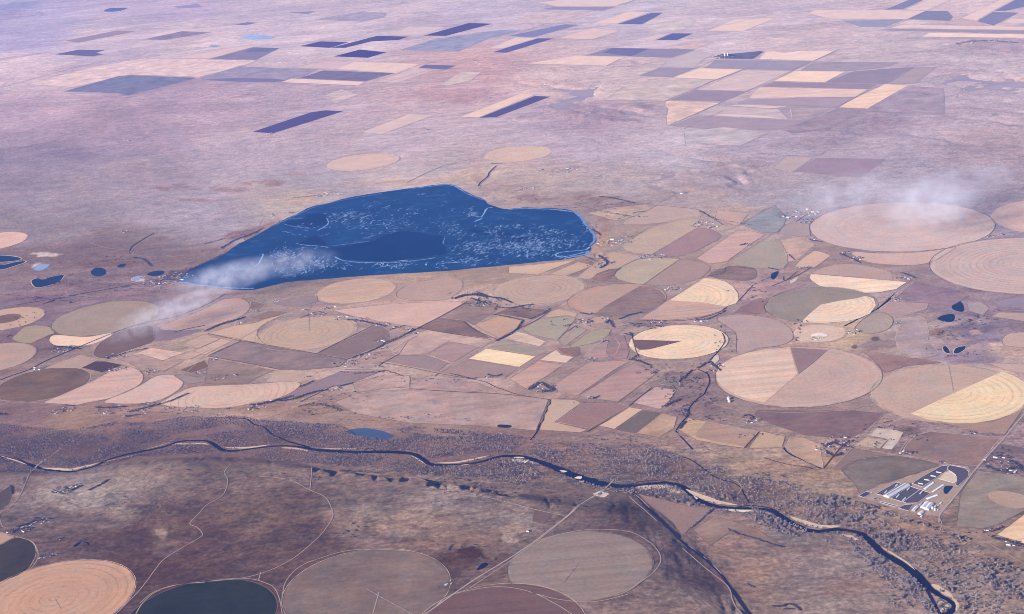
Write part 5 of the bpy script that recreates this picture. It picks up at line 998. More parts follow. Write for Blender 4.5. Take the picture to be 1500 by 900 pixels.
SITES = [(92,512,12,70,'by the cream crescent field'),(60,539,5,45,'above the dark round field'),(170,522,9,60,'beside the half round dark field'),(172,541,10,60,'by the slate plot near the lobe field'),(92,601,10,60,'under the tip of the long lobe field'),
 (162,601,13,80,'in the western hamlet above the river'),(198,605,14,80,'in the eastern hamlet above the river'),(215,593,4,40,'in the trees below the pale lobe field'),(246,599,4,30,'alone between hamlets above the river'),(280,600,7,60,'below the wide cream arc field'),(216,545,6,60,'east of the lobe field tip'),(294,546,3,30,'at the edge right of the pale tan lobe'),
 (345,472,7,70,'in the tree belt under the half round tan field'),(378,456,2,20,'at the crossroads under the smoke'),(404,442,2,14,'alone at the lane south of the lake tip'),(448,455,3,30,'at the crossroads above the ringed circle'),(465,461,7,60,'on the top rim of the ringed circle'),(482,452,5,40,'north of the ringed circle'),(505,466,8,60,'along the lane right of the ringed circle'),(530,470,8,60,'in the row of yards under the wedge field'),
 (562,476,7,45,'at the lane end beside the dark half round field'),(580,480,2,15,'alone near the wedge field tip'),(597,483,4,30,'in the trees at the wedge field corner'),(555,500,4,40,'inside the dark half round field edge'),(490,533,2,15,'at the tip of the hedged trapezoid'),(508,534,9,60,'in the wooded farm right of the hedged trapezoid'),(540,523,9,70,'along the tree lined lane in the middle left'),(560,511,5,40,'up the tree lined lane'),
 (556,537,3,25,'near the lane junction below the tree lined lane'),(313,527,3,22,'at the left corner of the hedged trapezoid'),(320,554,5,50,'below the hedged trapezoid, left'),(345,550,2,18,'below the hedged trapezoid, right'),(450,553,2,20,'by the small copse above the wide cream field'),(377,597,7,50,'in the copse at the foot of the wide cream field'),(395,590,4,30,'right of the copse at the wide cream field'),(495,571,4,30,'in the tree row above the broad pasture'),
 (612,489,3,20,'by the left corner of the pinkish plot'),(712,441,14,80,'in the village under the dam'),(700,447,6,60,'on the south side of the village under the dam'),(688,432,8,70,'on the west side of the village under the dam'),(855,472,9,60,'by the creek bend right of the kite field'),(887,466,4,40,'above the bend right of the kite field'),(862,474,3,30,'in the yard beside the bend'),(886,500,4,28,'beside the diagonal road, middle'),(866,527,5,40,'above the pink brown striped field'),
 (795,569,14,75,'in the wooded farm beside the straight road'),(866,583,3,22,'right of the pale field corner'),(715,553,2,18,'in the bare yard below the grey mauve plot'),(957,471,4,30,'above the bright cream circle'),(972,472,3,30,'on the lane above the bright cream circle'),(1028,470,4,40,'between the quarter round field and cream circle'),(912,352,14,110,'in the cabin village on the east shore'),(888,358,8,80,'by the boat ramp on the east shore'),(875,375,5,60,'at the dam end'),
 (960,377,12,90,'in the row between the split circles'),(945,377,6,40,'at the left of the row between split circles'),(1028,329,11,80,'on the lane above the purple half circle'),(1045,334,4,40,'right of the purple half circle'),(985,424,6,50,'below the second split circle'),(1093,359,5,40,'on the straight road by the pink strip'),(1003,282,2,30,'alone on the slope above the crossroads'),
 (1170,312,16,140,'at the cattle yard in the smoke'),(1153,319,4,60,'left of the cattle yard in the smoke'),(785,250,4,60,'on the upland right of the arc circle'),(820,252,6,90,'in the left upland farm past the lake'),(838,247,6,80,'in the right upland farm past the lake'),(485,285,10,110,'on the north shore of the lake'),(768,277,5,90,'on the rise above the lake'),(240,412,26,140,'in the cabin village at the lake tip'),(262,404,14,110,'in the cabins along the west shore'),(224,416,10,80,'west of the cabin village at the lake tip'),
 (1192,350,3,40,'by the hedge under the very large pale circle'),(1180,392,4,40,'beside the small cream square'),(1240,371,6,40,'in the row beside the very large pale circle, upper'),(1255,379,6,40,'in the row beside the very large pale circle, lower'),(1325,407,7,50,'at the road bend right of the half fields'),(1310,440,5,50,'by the pens on the right hand road'),(1316,474,3,25,'by the small grey rounded field'),(1250,487,5,45,'among the corrals beside the road'),(1450,347,3,25,'between the very large circles, left'),(1467,344,2,20,'between the very large circles, right'),
 (1196,497,5,40,'on the white yard road under the small cream circle'),(1050,537,6,40,'by the white stock yard near the creek'),(1040,545,3,25,'below the white stock yard'),(1068,588,2,12,'with the round tanks under the huge striped circle'),(1103,617,7,40,'on the dark pasture right of the creek'),(1233,644,10,70,'in the yards at the lane corner left of the white yard'),(1222,656,14,80,'in the wooded farm above the river at right'),(1282,651,3,22,'inside the beige walled yard'),(1330,665,7,45,'on the lane above the dark rounded field'),(1425,635,2,15,'on the track under the bright cream sector'),
 (1462,676,9,70,'in the farm right of the highway junction'),(1485,690,6,50,'below the farm right of the highway junction'),(1380,678,2,16,'beside the lane at the feedlot head'),(1446,777,2,20,'by the corner of the big grey field'),(1483,797,4,35,'by the yard at the right edge'),(90,717,8,45,'in the fenced ranch south of the river'),(112,710,3,20,'at the east of the fenced ranch'),(62,763,7,35,'in the ranch yard, right part'),(36,775,9,45,'in the ranch yard, left part'),(18,779,4,25,'at the west end of the ranch yard'),
 (62,816,4,18,'between the dark field and the orange ringed field'),(76,813,4,20,'in the red soil yard above the orange ringed field'),(90,790,2,12,'on the grass behind the ranch yard'),(880,723,2,14,'by the bridge'),(776,779,2,14,'on the sandy yard above the highway'),(658,856,2,12,'between the mauve circle and highway'),(274,741,2,10,'on the heath'),(185,105,4,110,'on the far cream field'),(213,99,2,40,'in the middle of the far cream field'),(395,197,3,50,'below the lone navy strip'),(627,190,3,40,'on the plain right of the cream strip'),
 (690,91,5,90,'far away right of the dark chain'),(805,125,6,90,'far away above the navy and cream pair'),(533,50,4,80,'above the stepped navy field'),(1058,84,10,130,'in the far hamlet'),(1415,64,6,140,'far off under the long cream strips'),(1450,60,5,140,'far off near the right edge'),(1295,76,2,30,'alone on the far plain at right'),(1411,131,2,30,'alone on the pale upland at right'),(160,219,5,70,'on the purple upland at left'),(183,208,4,70,'up the slope on the purple upland at left'),(189,180,2,30,'alone on the plain at left'),(238,40,3,90,'far away at upper left'),(185,339,5,70,'by the winding tracks at left')]
for (sx, sy, n, rad, where) in SITES:
    c = g(sx, sy)[0]; big_ = 1.0 if c[1] < 14000 else 1.3
    for _ in range(int(n * 2.2)):
        a_ = rng.random() * 6.28; rr = rad * math.sqrt(rng.random()) * 1.2; rows_pts.append((c[0] + rr * math.cos(a_) * 1.25, c[1] + rr * math.sin(a_), 1, rng.uniform(6, 11) * big_))
SCRUB = [(330,385,60,16,170),(260,398,50,12,110),(90,412,70,10,120),(160,380,50,9,80),(60,437,70,8,110),(380,348,40,10,90),(420,320,30,8,40),(180,424,70,6,60),(30,470,30,12,30),(985,565,24,26,110),(1020,560,24,24,90),(1040,590,20,14,50),(960,545,30,12,60),(1000,600,20,12,50),(945,478,40,6,60),(1060,500,14,24,60),
         (1110,430,30,14,50),(1170,480,14,18,30),(1390,490,22,14,60),(1430,470,40,12,60),(1400,520,60,10,50),(450,595,60,14,90),(500,580,40,10,50),(560,545,50,10,40),(640,558,70,6,50),(880,300,60,8,60),(920,315,40,8,40),(740,290,40,10,40),(880,385,24,12,60),(870,335,10,24,40),(700,440,40,10,110),(760,452,40,6,60),(840,475,30,10,40),
         (1240,650,40,12,60),(1300,625,40,10,50),(1470,670,30,16,60),(1100,640,60,10,30),(1050,610,60,8,50),(620,612,120,6,60),(300,605,120,6,60),(900,640,60,8,60),(1010,665,50,10,50),(1120,700,60,10,60),(1280,742,50,8,50),(1400,790,50,10,50),(200,745,60,20,40),(300,690,60,8,40),(450,700,60,8,50),(700,720,80,14,110),(820,735,50,12,60),(520,780,30,12,30),(700,815,40,16,40),(1330,640,40,10,40),(1150,765,60,10,40)]
for (cx_, cy_, rx, ry, n) in SCRUB:
    e = rng.normal(0, .5, (n // 3 + 1, 2)); e = np.repeat(e, 3, 0) + rng.normal(0, .05, (len(e) * 3, 2)); P = g(cx_ + e[:, 0] * rx, cy_ + e[:, 1] * ry)
    for p in P: rows_pts.append((p[0], p[1], 1, rng.uniform(3.5, 7.5) * (1.0 if cy_ > 480 else 1.25)))
trees = [(x, y, 0, float(h)) for (x, y), h in zip(G, rng.uniform(.62, 1.0, len(G)) * np.interp(G[:, 0], [-3000, 0, 1800], [13, 14, 16.5]) * (.85 + .3 * smooth(.4, .7, clump[keep])))] + rows_pts
T = np.array(trees); q = proj(np.column_stack([T[:, 0], T[:, 1], ground_z(T[:, 0], T[:, 1])]))
score = np.where((q[:, 0] > 4) & (q[:, 0] < 1496) & (q[:, 1] < 894) & (T[:, 3] > 6), T[:, 3] / np.hypot(T[:, 0], T[:, 1]), 0)
order = np.argsort(-score); top = order[:300]; rest = order[300:]

def dist_river(x, y): return float(np.sqrt(((rg - np.array([x, y])) ** 2).sum(1)).min())
def crown_mesh(seed, n=60, quad=.15):
    r_ = np.random.default_rng(seed); V = []; F = []
    lob = r_.normal(0, .18, (5, 3)); lob[:, 2] = .55 + lob[:, 2] * .8
    for i in range(n):
        c = lob[i % 5] + r_.normal(0, .15, 3); c[2] = max(c[2], .22); u = r_.normal(0, 1, 3); u /= np.linalg.norm(u); v = np.cross(u, r_.normal(0, 1, 3)); v /= np.linalg.norm(v); s = quad * r_.uniform(.6, 1.3); o_ = len(V)
        V += [c - u * s - v * s * .7, c + u * s - v * s * .6, c + u * s * .8 + v * s, c - u * s * .9 + v * s * .8]; F.append((o_, o_ + 1, o_ + 2, o_ + 3))
    return np.array(V), np.array(F)
def trunk_mesh(seed):
    r_ = np.random.default_rng(seed); bm = bmesh.new()
    def limb(a, b, ra, rb):
        a = Vector(a); b = Vector(b); d = (b - a).normalized(); u = d.orthogonal().normalized(); v = d.cross(u)
        A = [bm.verts.new(a + (u * math.cos(k * 1.2566) + v * math.sin(k * 1.2566)) * ra) for k in range(5)]; Bv = [bm.verts.new(b + (u * math.cos(k * 1.2566) + v * math.sin(k * 1.2566)) * rb) for k in range(5)]
        for k in range(5): bm.faces.new((A[k], A[(k + 1) % 5], Bv[(k + 1) % 5], Bv[k]))
    limb((0, 0, -.03), (.01, .01, .38), .035, .024)
    for k in range(4):
        an = k * 1.57 + r_.uniform(-.4, .4); limb((.01, .01, .34), (.24 * math.cos(an), .24 * math.sin(an), .62 + .2 * r_.random()), .02, .006)
    me = bpy.data.meshes.new('trunk'); bm.to_mesh(me); bm.free(); me.materials.append(M_BARK); return me
CR = {}
for dk, mt_ in ((0, M_BARE), (1, M_DARK)): CR[dk] = [mesh_np('crown', *crown_mesh(10 + i + dk * 9), mt_) for i in range(5)]
TR = [trunk_mesh(i) for i in range(4)]
for n_, i in enumerate(top):
    x, y, dk, h = T[i]; dk = int(dk)
    o = bpy.data.objects.new('cottonwood_tree' if not dk else 'cedar_tree', None); col.objects.link(o); o.location = (x, y, float(ground_z(x, y))); o.rotation_euler.z = rng.random() * 6.28; s = h * 1.1; o.scale = (s, s, s)
    if dk: o['label'] = 'dark evergreen tree of a shelter belt south of the river'; o['group'] = 'dark shelter belt trees'
    else:
        w_ = 'beside the last river bend, bottom right' if q[i][0] > 1300 and dist_river(x, y) < 130 else 'in the open wood far right of the river bend' if q[i][0] > 1300 else 'on the right bank above the long straight reach' if q[i][0] > 1180 else 'on the river flat, right of the canal'
        o['label'] = 'pale leafless cottonwood ' + w_; o['group'] = 'cottonwoods ' + w_
    o['category'] = 'tree'
    link('crown', CR[dk][n_ % 5], parent=o); link('trunk', TR[n_ % 4], parent=o)
# the rest of the wood as one mass
t_ = (1 + 5 ** .5) / 2
ICO_V = np.array([(-1, t_, 0), (1, t_, 0), (-1, -t_, 0), (1, -t_, 0), (0, -1, t_), (0, 1, t_), (0, -1, -t_), (0, 1, -t_), (t_, 0, -1), (t_, 0, 1), (-t_, 0, -1), (-t_, 0, 1)]) / math.hypot(1, t_)
ICO_F = np.array([(0,11,5),(0,5,1),(0,1,7),(0,7,10),(0,10,11),(1,5,9),(5,11,4),(11,10,2),(10,7,6),(7,1,8),(3,9,4),(3,4,2),(3,2,6),(3,6,8),(3,8,9),(4,9,5),(2,4,11),(6,2,10),(8,6,7),(9,8,1)])
def mass(name, sel, mats, pick):
    pos = T[sel]; n = len(pos); z = ground_z(pos[:, 0], pos[:, 1]); h = pos[:, 3]
    wd = np.minimum(h * rng.uniform(.30, .46, n), 6.3); wd = np.where((pos[:, 2] == 1) & (h < 9.5), h * rng.uniform(.55, .9, n), wd)
    V = ICO_V[None] * rng.uniform(.62, 1.3, (n, 12, 1)); an = rng.random(n) * 6.28; ca_, sa_ = np.cos(an)[:, None], np.sin(an)[:, None]
    X = (V[..., 0] * ca_ - V[..., 1] * sa_) * wd[:, None]; Y = (V[..., 0] * sa_ + V[..., 1] * ca_) * wd[:, None] * .9; Z = V[..., 2] * h[:, None] * .36 + h[:, None] * .6
    P = np.stack([X + pos[:, 0:1], Y + pos[:, 1:2], Z + z[:, None]], -1).reshape(-1, 3)
    F = (ICO_F[None] + (np.arange(n) * 12)[:, None, None]).reshape(-1, 3)
    link(name, mesh_np(name, P, F, mats, mat_idx=np.repeat(pick(pos, n), 20)), kind='stuff')
mass('river_wood', rest[T[rest, 2] == 0], [M_BARE, M_BARE2], lambda p, n: (rng.random(n) < np.interp(p[:, 0], [-3000, -500, 1500], [.74, .60, .30])).astype(int))
mass('shelter_trees', rest[T[rest, 2] == 1], [M_DARK, M_BARE2], lambda p, n: (rng.random(n) < .25).astype(int))
print('trees', len(T))

# ------------------------------------------------------------------ farm buildings
W_ = {'white': simple_mat('white_paint', (.42, .41, .42), .6, .08), 'grey': simple_mat('grey_sheet', (.22, .22, .25), .5, .1), 'tan': simple_mat('tan_board', (.30, .25, .23), .8, .1), 'rust': simple_mat('rust_roof', (.20, .11, .10), .8, .15), 'dark': simple_mat('dark_roof', (.10, .09, .10), .8, .15), 'blue': simple_mat('pale_blue_sheet', (.50, .58, .66), .4, .05)}
def gable(L, Wd, H, name, wall, roofm, parts=True):
    """walls and roof about the origin, long axis X"""
    l, w2 = L / 2, Wd / 2; e = H; rg_ = H + Wd * .24
    V = [(-l,-w2,-1),(l,-w2,-1),(l,w2,-1),(-l,w2,-1),(-l,-w2,e),(l,-w2,e),(l,w2,e),(-l,w2,e),(-l,0,rg_ - .1),(l,0,rg_ - .1)]
    F = [(0,1,5,4),(2,3,7,6),(1,2,6,5),(3,0,4,7),(4,7,8),(5,9,6)]
    me = bpy.data.meshes.new(name); me.from_pydata(V, [], F); me.materials.append(wall)
    o_ = .5; V = [(-l-o_,-w2-o_,e-.2),(l+o_,-w2-o_,e-.2),(l+o_,0,rg_),(-l-o_,0,rg_),(-l-o_,w2+o_,e-.2),(l+o_,w2+o_,e-.2),(-l-o_,-w2-o_,e-.45),(l+o_,-w2-o_,e-.45),(l+o_,0,rg_-.25),(-l-o_,0,rg_-.25),(-l-o_,w2+o_,e-.45),(l+o_,w2+o_,e-.45)]
    F = [(0,1,2,3),(3,2,5,4),(7,6,9,8),(8,9,10,11),(0,6,7,1),(4,5,11,10),(0,3,9,6),(3,4,10,9),(1,7,8,2),(2,8,11,5)]
    rm = bpy.data.meshes.new('roof'); rm.from_pydata(V, [], F); rm.materials.append(roofm)
    l2 = L * .12; V = [(-l2,-w2-.08,-.5),(l2,-w2-.08,-.5),(l2,-w2-.08,e*.8),(-l2,-w2-.08,e*.8)]; dm = bpy.data.meshes.new('door'); dm.from_pydata(V, [], [(0,1,2,3)]); dm.materials.append(W_['dark'])
    return me, rm, dm
KINDS_B = {}
for nm, L, Wd, H, wl, rf in (('farm_house', 17, 10, 4.5, 'white', 'grey'), ('barn', 30, 15, 6, 'white', 'white'), ('shed', 22, 9, 4, 'tan', 'white'), ('machine_shed', 38, 17, 6, 'grey', 'white'), ('rusty_shed', 20, 9, 4, 'tan', 'rust')):
    KINDS_B[nm] = gable(L, Wd, H, nm, W_[wl], W_[rf])
LAB_B = {'farm_house': 'small white house', 'barn': 'white barn', 'shed': 'small tan shed', 'machine_shed': 'long grey machine shed', 'rusty_shed': 'small rust roofed shed'}
def building(kind, x, y, rot, where, sc=1.0, near=True):
    o = link(kind, KINDS_B[kind][0], loc=(x, y, float(ground_z(x, y))), label=' '.join((LAB_B[kind] + ' ' + where).split()[:16]), cat='house' if kind == 'farm_house' else 'barn' if kind == 'barn' else 'shed', group=LAB_B[kind] + 's ' + where)
    o.rotation_euler.z = rot; o.scale = (sc, sc, sc)
    link('roof', KINDS_B[kind][1], parent=o)
    if near: link('door', KINDS_B[kind][2], parent=o)
kinds = ['farm_house', 'barn', 'shed', 'machine_shed', 'rusty_shed']
taken = []
for (sx, sy, n, rad, where) in SITES:
    c = g(sx, sy)[0]; k = 0; tries = 0
    while k < n and tries < n * 12:
        tries += 1; a_ = rng.random() * 6.28; rr = rad * math.sqrt(rng.random()) * 1.15
        x = c[0] + rr * math.cos(a_) * 1.25; y = c[1] + rr * math.sin(a_)
        if any((x - p) ** 2 + (y - q_) ** 2 < 26 ** 2 for p, q_ in taken[-60:]): continue
        taken.append((x, y)); far = c[1] > 13500
        kd = kinds[int(rng.choice(5, p=[.38, .2, .2, .12, .1]))]
        building(kd, x, y, NORTH + (math.pi / 2 if rng.random() < .5 else 0) + rng.normal(0, .06), where, (.85 if far else .58) * rng.uniform(.7, 1.2), c[1] < 10500); k += 1

# ------------------------------------------------------------------ the feedlot at lower right
M_PEN = simple_mat('trampled_pen_dirt', (.050, .042, .048), .95, .25, 1 / 12.); M_PEN2 = simple_mat('dark_lagoon_dirt', (.03, .03, .05), .7, .15, 1 / 12.)
M_YARD = simple_mat('pale_yard', albedo((212,188,178), 9100), .95, .15, 1 / 20.); M_YARD2 = simple_mat('bare_yard', albedo((170,146,146), 9100), .95, .2, 1 / 20.); M_RAIL = simple_mat('fence_rail', (.42, .38, .38), .8, .1); M_CONC = simple_mat('concrete', albedo((168,152,162), 9100), .9, .1)
def poly_g(pts):
    a_ = np.array(pts, float); P = g(a_[:, 0], a_[:, 1]); return P, P.mean(0)
def yard(name, pts, mt_, dz, label=None, cat=None, fence=True, kind=None):
    P, c = poly_g(pts); o = link(name, sheet(P, 0, mt_, c), loc=(c[0], c[1], dz), label=label, cat=cat, kind=kind)
    if fence:
        Q = np.r_[P, P[:1]] - c; n = len(Q); V = []; F = []
        for k in range(n - 1):                                                  # rails on posts all round
            a2, b2 = Q[k], Q[k + 1]; d = (b2 - a2) / (np.hypot(*(b2 - a2)) + 1e-9); nn = np.array([-d[1], d[0]]) * .8
            for z0, z1 in ((.5, 1.0), (1.4, 2.0)):
                o_ = len(V); V += [(*(a2 - nn), z0), (*(b2 - nn), z0), (*(b2 + nn), z0), (*(a2 + nn), z0), (*(a2 - nn), z1), (*(b2 - nn), z1), (*(b2 + nn), z1), (*(a2 + nn), z1)]
                F += [(o_, o_+1, o_+5, o_+4), (o_+1, o_+2, o_+6, o_+5), (o_+2, o_+3, o_+7, o_+6), (o_+3, o_, o_+4, o_+7), (o_+4, o_+5, o_+6, o_+7)]
        me = bpy.data.meshes.new('rail_fence'); me.from_pydata(V, [], F); me.materials.append(M_RAIL); link('rail_fence', me, parent=o)
    return o
yard('feedlot_yard', [(1255,727),(1290,710),(1330,700),(1385,679),(1418,684),(1424,696),(1408,716),(1390,738),(1376,757),(1340,752),(1300,742)], M_YARD2, 1.3, fence=False, kind='structure')
yard('cattle_pen', [(1336,709),(1350,700),(1380,683),(1387,682.5),(1389,689),(1351,714)], M_PEN, 1.9, 'long dark cattle pen with four short white shelters in a row, feedlot top', 'cattle pen')
yard('cattle_pen', [(1387,688.5),(1391,682),(1414,686),(1419,692),(1418,700),(1403,713),(1400,712),(1402,700),(1396,693)], M_PEN, 1.9, 'dark hooked cattle pen at the feedlot head beside the highway', 'cattle pen')
yard('cattle_pen', [(1283,724.5),(1313,707.3),(1320,709),(1293,726.5)], M_PEN, 1.9, 'dark cattle pen left of the long white barn', 'cattle pen')
yard('cattle_pen', [(1305,731),(1333,713),(1347,718),(1322,736)], M_PEN, 1.9, 'dark cattle pen just right of the long white barn', 'cattle pen')
yard('cattle_pen', [(1323,736),(1348,718.3),(1363,723),(1344,737.5),(1328,738)], M_PEN, 1.9, 'dark cattle pen with a rounded end, right of the middle fence', 'cattle pen')
yard('cattle_pen', [(1290,735.5),(1315,742),(1311,743.2),(1289,737)], M_PEN2, 1.9, 'narrow dark lagoon like pen on the feedlot river side', 'cattle pen')
yard('cattle_pen', [(1316,745),(1325,740.5),(1338,739),(1331,749.5)], M_PEN, 1.9, 'small dark triangular pen by the lowest feedlot barns', 'cattle pen')
yard('cattle_pen', [(1258,727),(1269,721),(1277,722.5),(1266,730)], M_PEN2, 1.9, 'small detached dark pen at the left of the feedlot', 'cattle pen')
yard('concrete_pad', [(1271,731),(1278,727.5),(1289,732),(1283,735.5)], M_CONC, 1.9, 'light grey pad at the left corner of the feedlot', 'pad', fence=False)
yard('feed_bunker_yard', [(1374,702),(1382,693.5),(1390,691),(1400,696),(1402,705),(1398,708.5)], M_YARD, 1.9, 'bright cream yard between pens and highway in the feedlot', 'yard')
def quad_barn(name, p, H, wall, roofm, label, cat='barn', group=None):
    P, c = poly_g(p); e1 = P[1] - P[0]; e2 = P[3] - P[0]; L, Wd = np.hypot(*e1), np.hypot(*e2); an = math.atan2(e1[1], e1[0])
    if Wd > L: L, Wd = Wd, L; an = math.atan2(e2[1], e2[0])
    me, rm, dm = gable(L, Wd, H, name, W_[wall], W_[roofm]); o = link(name, me, loc=(c[0], c[1], 1.4), label=label, cat=cat, group=group); o.rotation_euler.z = an
    link('roof', rm, parent=o); link('door', dm, parent=o); return o, L, Wd
o, L, Wd = quad_barn('free_stall_barn', [(1294,728),(1325,710),(1333,711.5),(1303,730.5)], 5, 'white', 'white', 'very long white barn across the dark feedlot pens')
me = bpy.data.meshes.new('ridge_vent'); l_ = L / 2; me.from_pydata([(-l_, -3.5, Wd*.24+4.5), (l_, -3.5, Wd*.24+4.5), (l_, 3.5, Wd*.24+4.5), (-l_, 3.5, Wd*.24+4.5), (-l_, 0, Wd*.24+6.6), (l_, 0, Wd*.24+6.6)], [], [(0,1,5,4),(2,3,4,5),(0,4,3),(1,2,5)]); me.materials.append(W_['grey']); link('ridge_vent', me, parent=o)
def shelter(x, y, L, ang, lab, grp):
    c = g(x, y)[0]; me, rm, dm = SH.setdefault(L, gable(L, 6.5, 4, 'shade_shelter', W_['grey'], W_['white'])); o = link('shade_shelter', me, loc=(c[0], c[1], 1.9), label=lab, cat='shelter', group=grp); o.rotation_euler.z = ang; link('roof', rm, parent=o)
SH = {}
for x, y, nm_ in ((1348.5,709.7,'lowest'), (1357.8,704.2,'second lowest'), (1367,698.6,'third'), (1375.3,693.2,'topmost')): shelter(x, y, 30, NORTH - math.pi / 2, 'short white shelter, %s of the row of four in the long dark pen' % nm_, 'shelters in the long top pen')
for x, y, L, nm_ in ((1297.5,721.8,30,'in the dark pen left of the very long barn, lower'),(1313,712.3,30,'in the dark pen left of the very long barn, upper'),(1315,728,40,'just right of the very long barn, lower'),(1330.5,717.4,34,'just right of the very long barn, upper'),(1349,723,34,'in the rounded pen, upper right'),(1324.5,732.3,44,'in the rounded pen beside the middle fence')): shelter(x, y, L, NORTH, 'slim white shelter ' + nm_, 'slim white shelters')
quad_barn('silage_cover', [(1353,717),(1366,707.7),(1368,708.3),(1356,717.5)], 2.5, 'blue', 'blue', 'pale blue white covered silage heap, left one', 'silage heap')
quad_barn('silage_cover', [(1365,721),(1380.5,710.8),(1382.5,711.5),(1367,721.8)], 2.5, 'blue', 'blue', 'pale blue white covered silage heap, right one', 'silage heap')
quad_barn('silage_cover', [(1356,731),(1371,725.5),(1374,727),(1359,732)], 2.5, 'blue', 'blue', 'low pale blue cover between the silage heaps and barns', 'silage heap')
quad_barn('barn', [(1349,744.3),(1356.5,736.6),(1361.5,737.8),(1354,746.8)], 7, 'white', 'white', 'big bright white barn, left of the joined pair in the feedlot')
quad_barn('barn', [(1354.6,747),(1362.1,738),(1367,739.2),(1360,749)], 7, 'white', 'white', 'big bright white barn, right of the joined pair in the feedlot')
quad_barn('barn', [(1336,748.8),(1342,742.6),(1345,743.4),(1339.5,750.6)], 5, 'grey', 'white', 'narrow white barn left of the big bright pair')
quad_barn('barn', [(1344.5,753.5),(1349,750),(1353,751.3),(1349,755.3)], 5, 'white', 'white', 'small white barn below the big bright pair')
quad_barn('shed', [(1346.5,740.3),(1350,736.8),(1352,737.3),(1348.6,741)], 4, 'grey', 'grey', 'small grey shed left of the big bright barns')
def silo(x, y, r, h, lab, mt_='white'):
    c = g(x, y)[0]; bm = bmesh.new(); res_ = bmesh.ops.create_cone(bm, cap_ends=False, segments=20, radius1=r, radius2=r, depth=h)
    for v_ in bm.verts: v_.co.z += h / 2 - .5
    me = bpy.data.meshes.new('silo'); bm.to_mesh(me); bm.free(); me.materials.append(W_[mt_]); o = link('silo', me, loc=(c[0], c[1], 1.6), label=lab, cat='silo', group='round tanks ' + lab if 0 else None)
    bm = bmesh.new(); bmesh.ops.create_cone(bm, cap_ends=False, segments=20, radius1=r + .3, radius2=.5, depth=r * .6)
    for v_ in bm.verts: v_.co.z += h + r * .3 - .5
    me = bpy.data.meshes.new('silo_cap'); bm.to_mesh(me); bm.free(); me.materials.append(W_['grey']); link('silo_cap', me, parent=o)
silo(1366, 746, 6, 14, 'round white silo in the clutter right of the big barns, left'); silo(1369.5, 748, 6, 14, 'round white silo in the clutter right of the big barns, lower'); silo(1370, 744, 5, 12, 'round white silo in the clutter right of the big barns, upper')
silo(1067.5, 585, 12, 14, 'big round white tank under the huge striped circle, upper'); silo(1068.5, 589, 11, 12, 'big round white tank under the huge striped circle, lower'); silo(1062, 82.5, 14, 45, 'tall grain silo in the far hamlet, left'); silo(1066, 82, 14, 45, 'tall grain silo in the far hamlet, right')
for x, y, wh in ((1364,742,'right of'),(1374,747,'beyond the silos of'),(1374,742,'above the silos of'),(1378,738,'near the road by'),(1350,757,'below')):
    building('machine_shed' if x == 1364 else 'shed', *g(x, y)[0], NORTH, wh + ' the big bright feedlot barns')
for x, y, w_, h_ in ((1172,326,13,9),(1180,325,13,9),(1186,323,13,9),(1176,321.5,13,9),(1183,320,13,9)):
    dx, dy = 4, 2; 
for n_, (x, y) in enumerate([(1173,326),(1180,325.5),(1187,325),(1176,322.5),(1182.5,322),(1189,321.5)]):
    yard('cattle_pen', [(x-2.4,y+1.4),(x+.6,y-1.4),(x+3.2,y-1.2),(x+.4,y+1.6)], M_PEN, 2.4, ['left', 'middle', 'right'][n_ % 3] + ' black pen in the ' + ['lower', 'upper'][n_ // 3] + ' row of cattle pens by the smoke', 'cattle pen')
yard('stock_yard', [(1040,532),(1047,522),(1052,520),(1054,527),(1046,535)], M_YARD, 2.2, 'white stock yard beside the creek right of the cream circle', 'yard', fence=False)
yard('stock_yard', [(1185,494),(1200,492),(1225,499),(1200,502),(1170,497)], M_YARD, 2.6, 'white yard along the road under the small cream circle', 'yard', fence=False)
yard('stock_yard', [(868,724),(880,719),(893,724),(885,729),(874,727)], M_YARD, 1.5, 'pale gravel yard at the river bridge', 'yard', fence=False)
yard('stock_yard', [(1157,412),(1170,405),(1166,412),(1158,416)], M_YARD, 1.5, 'pale yard by the hedged ditch right of the plum field', 'yard', fence=False)

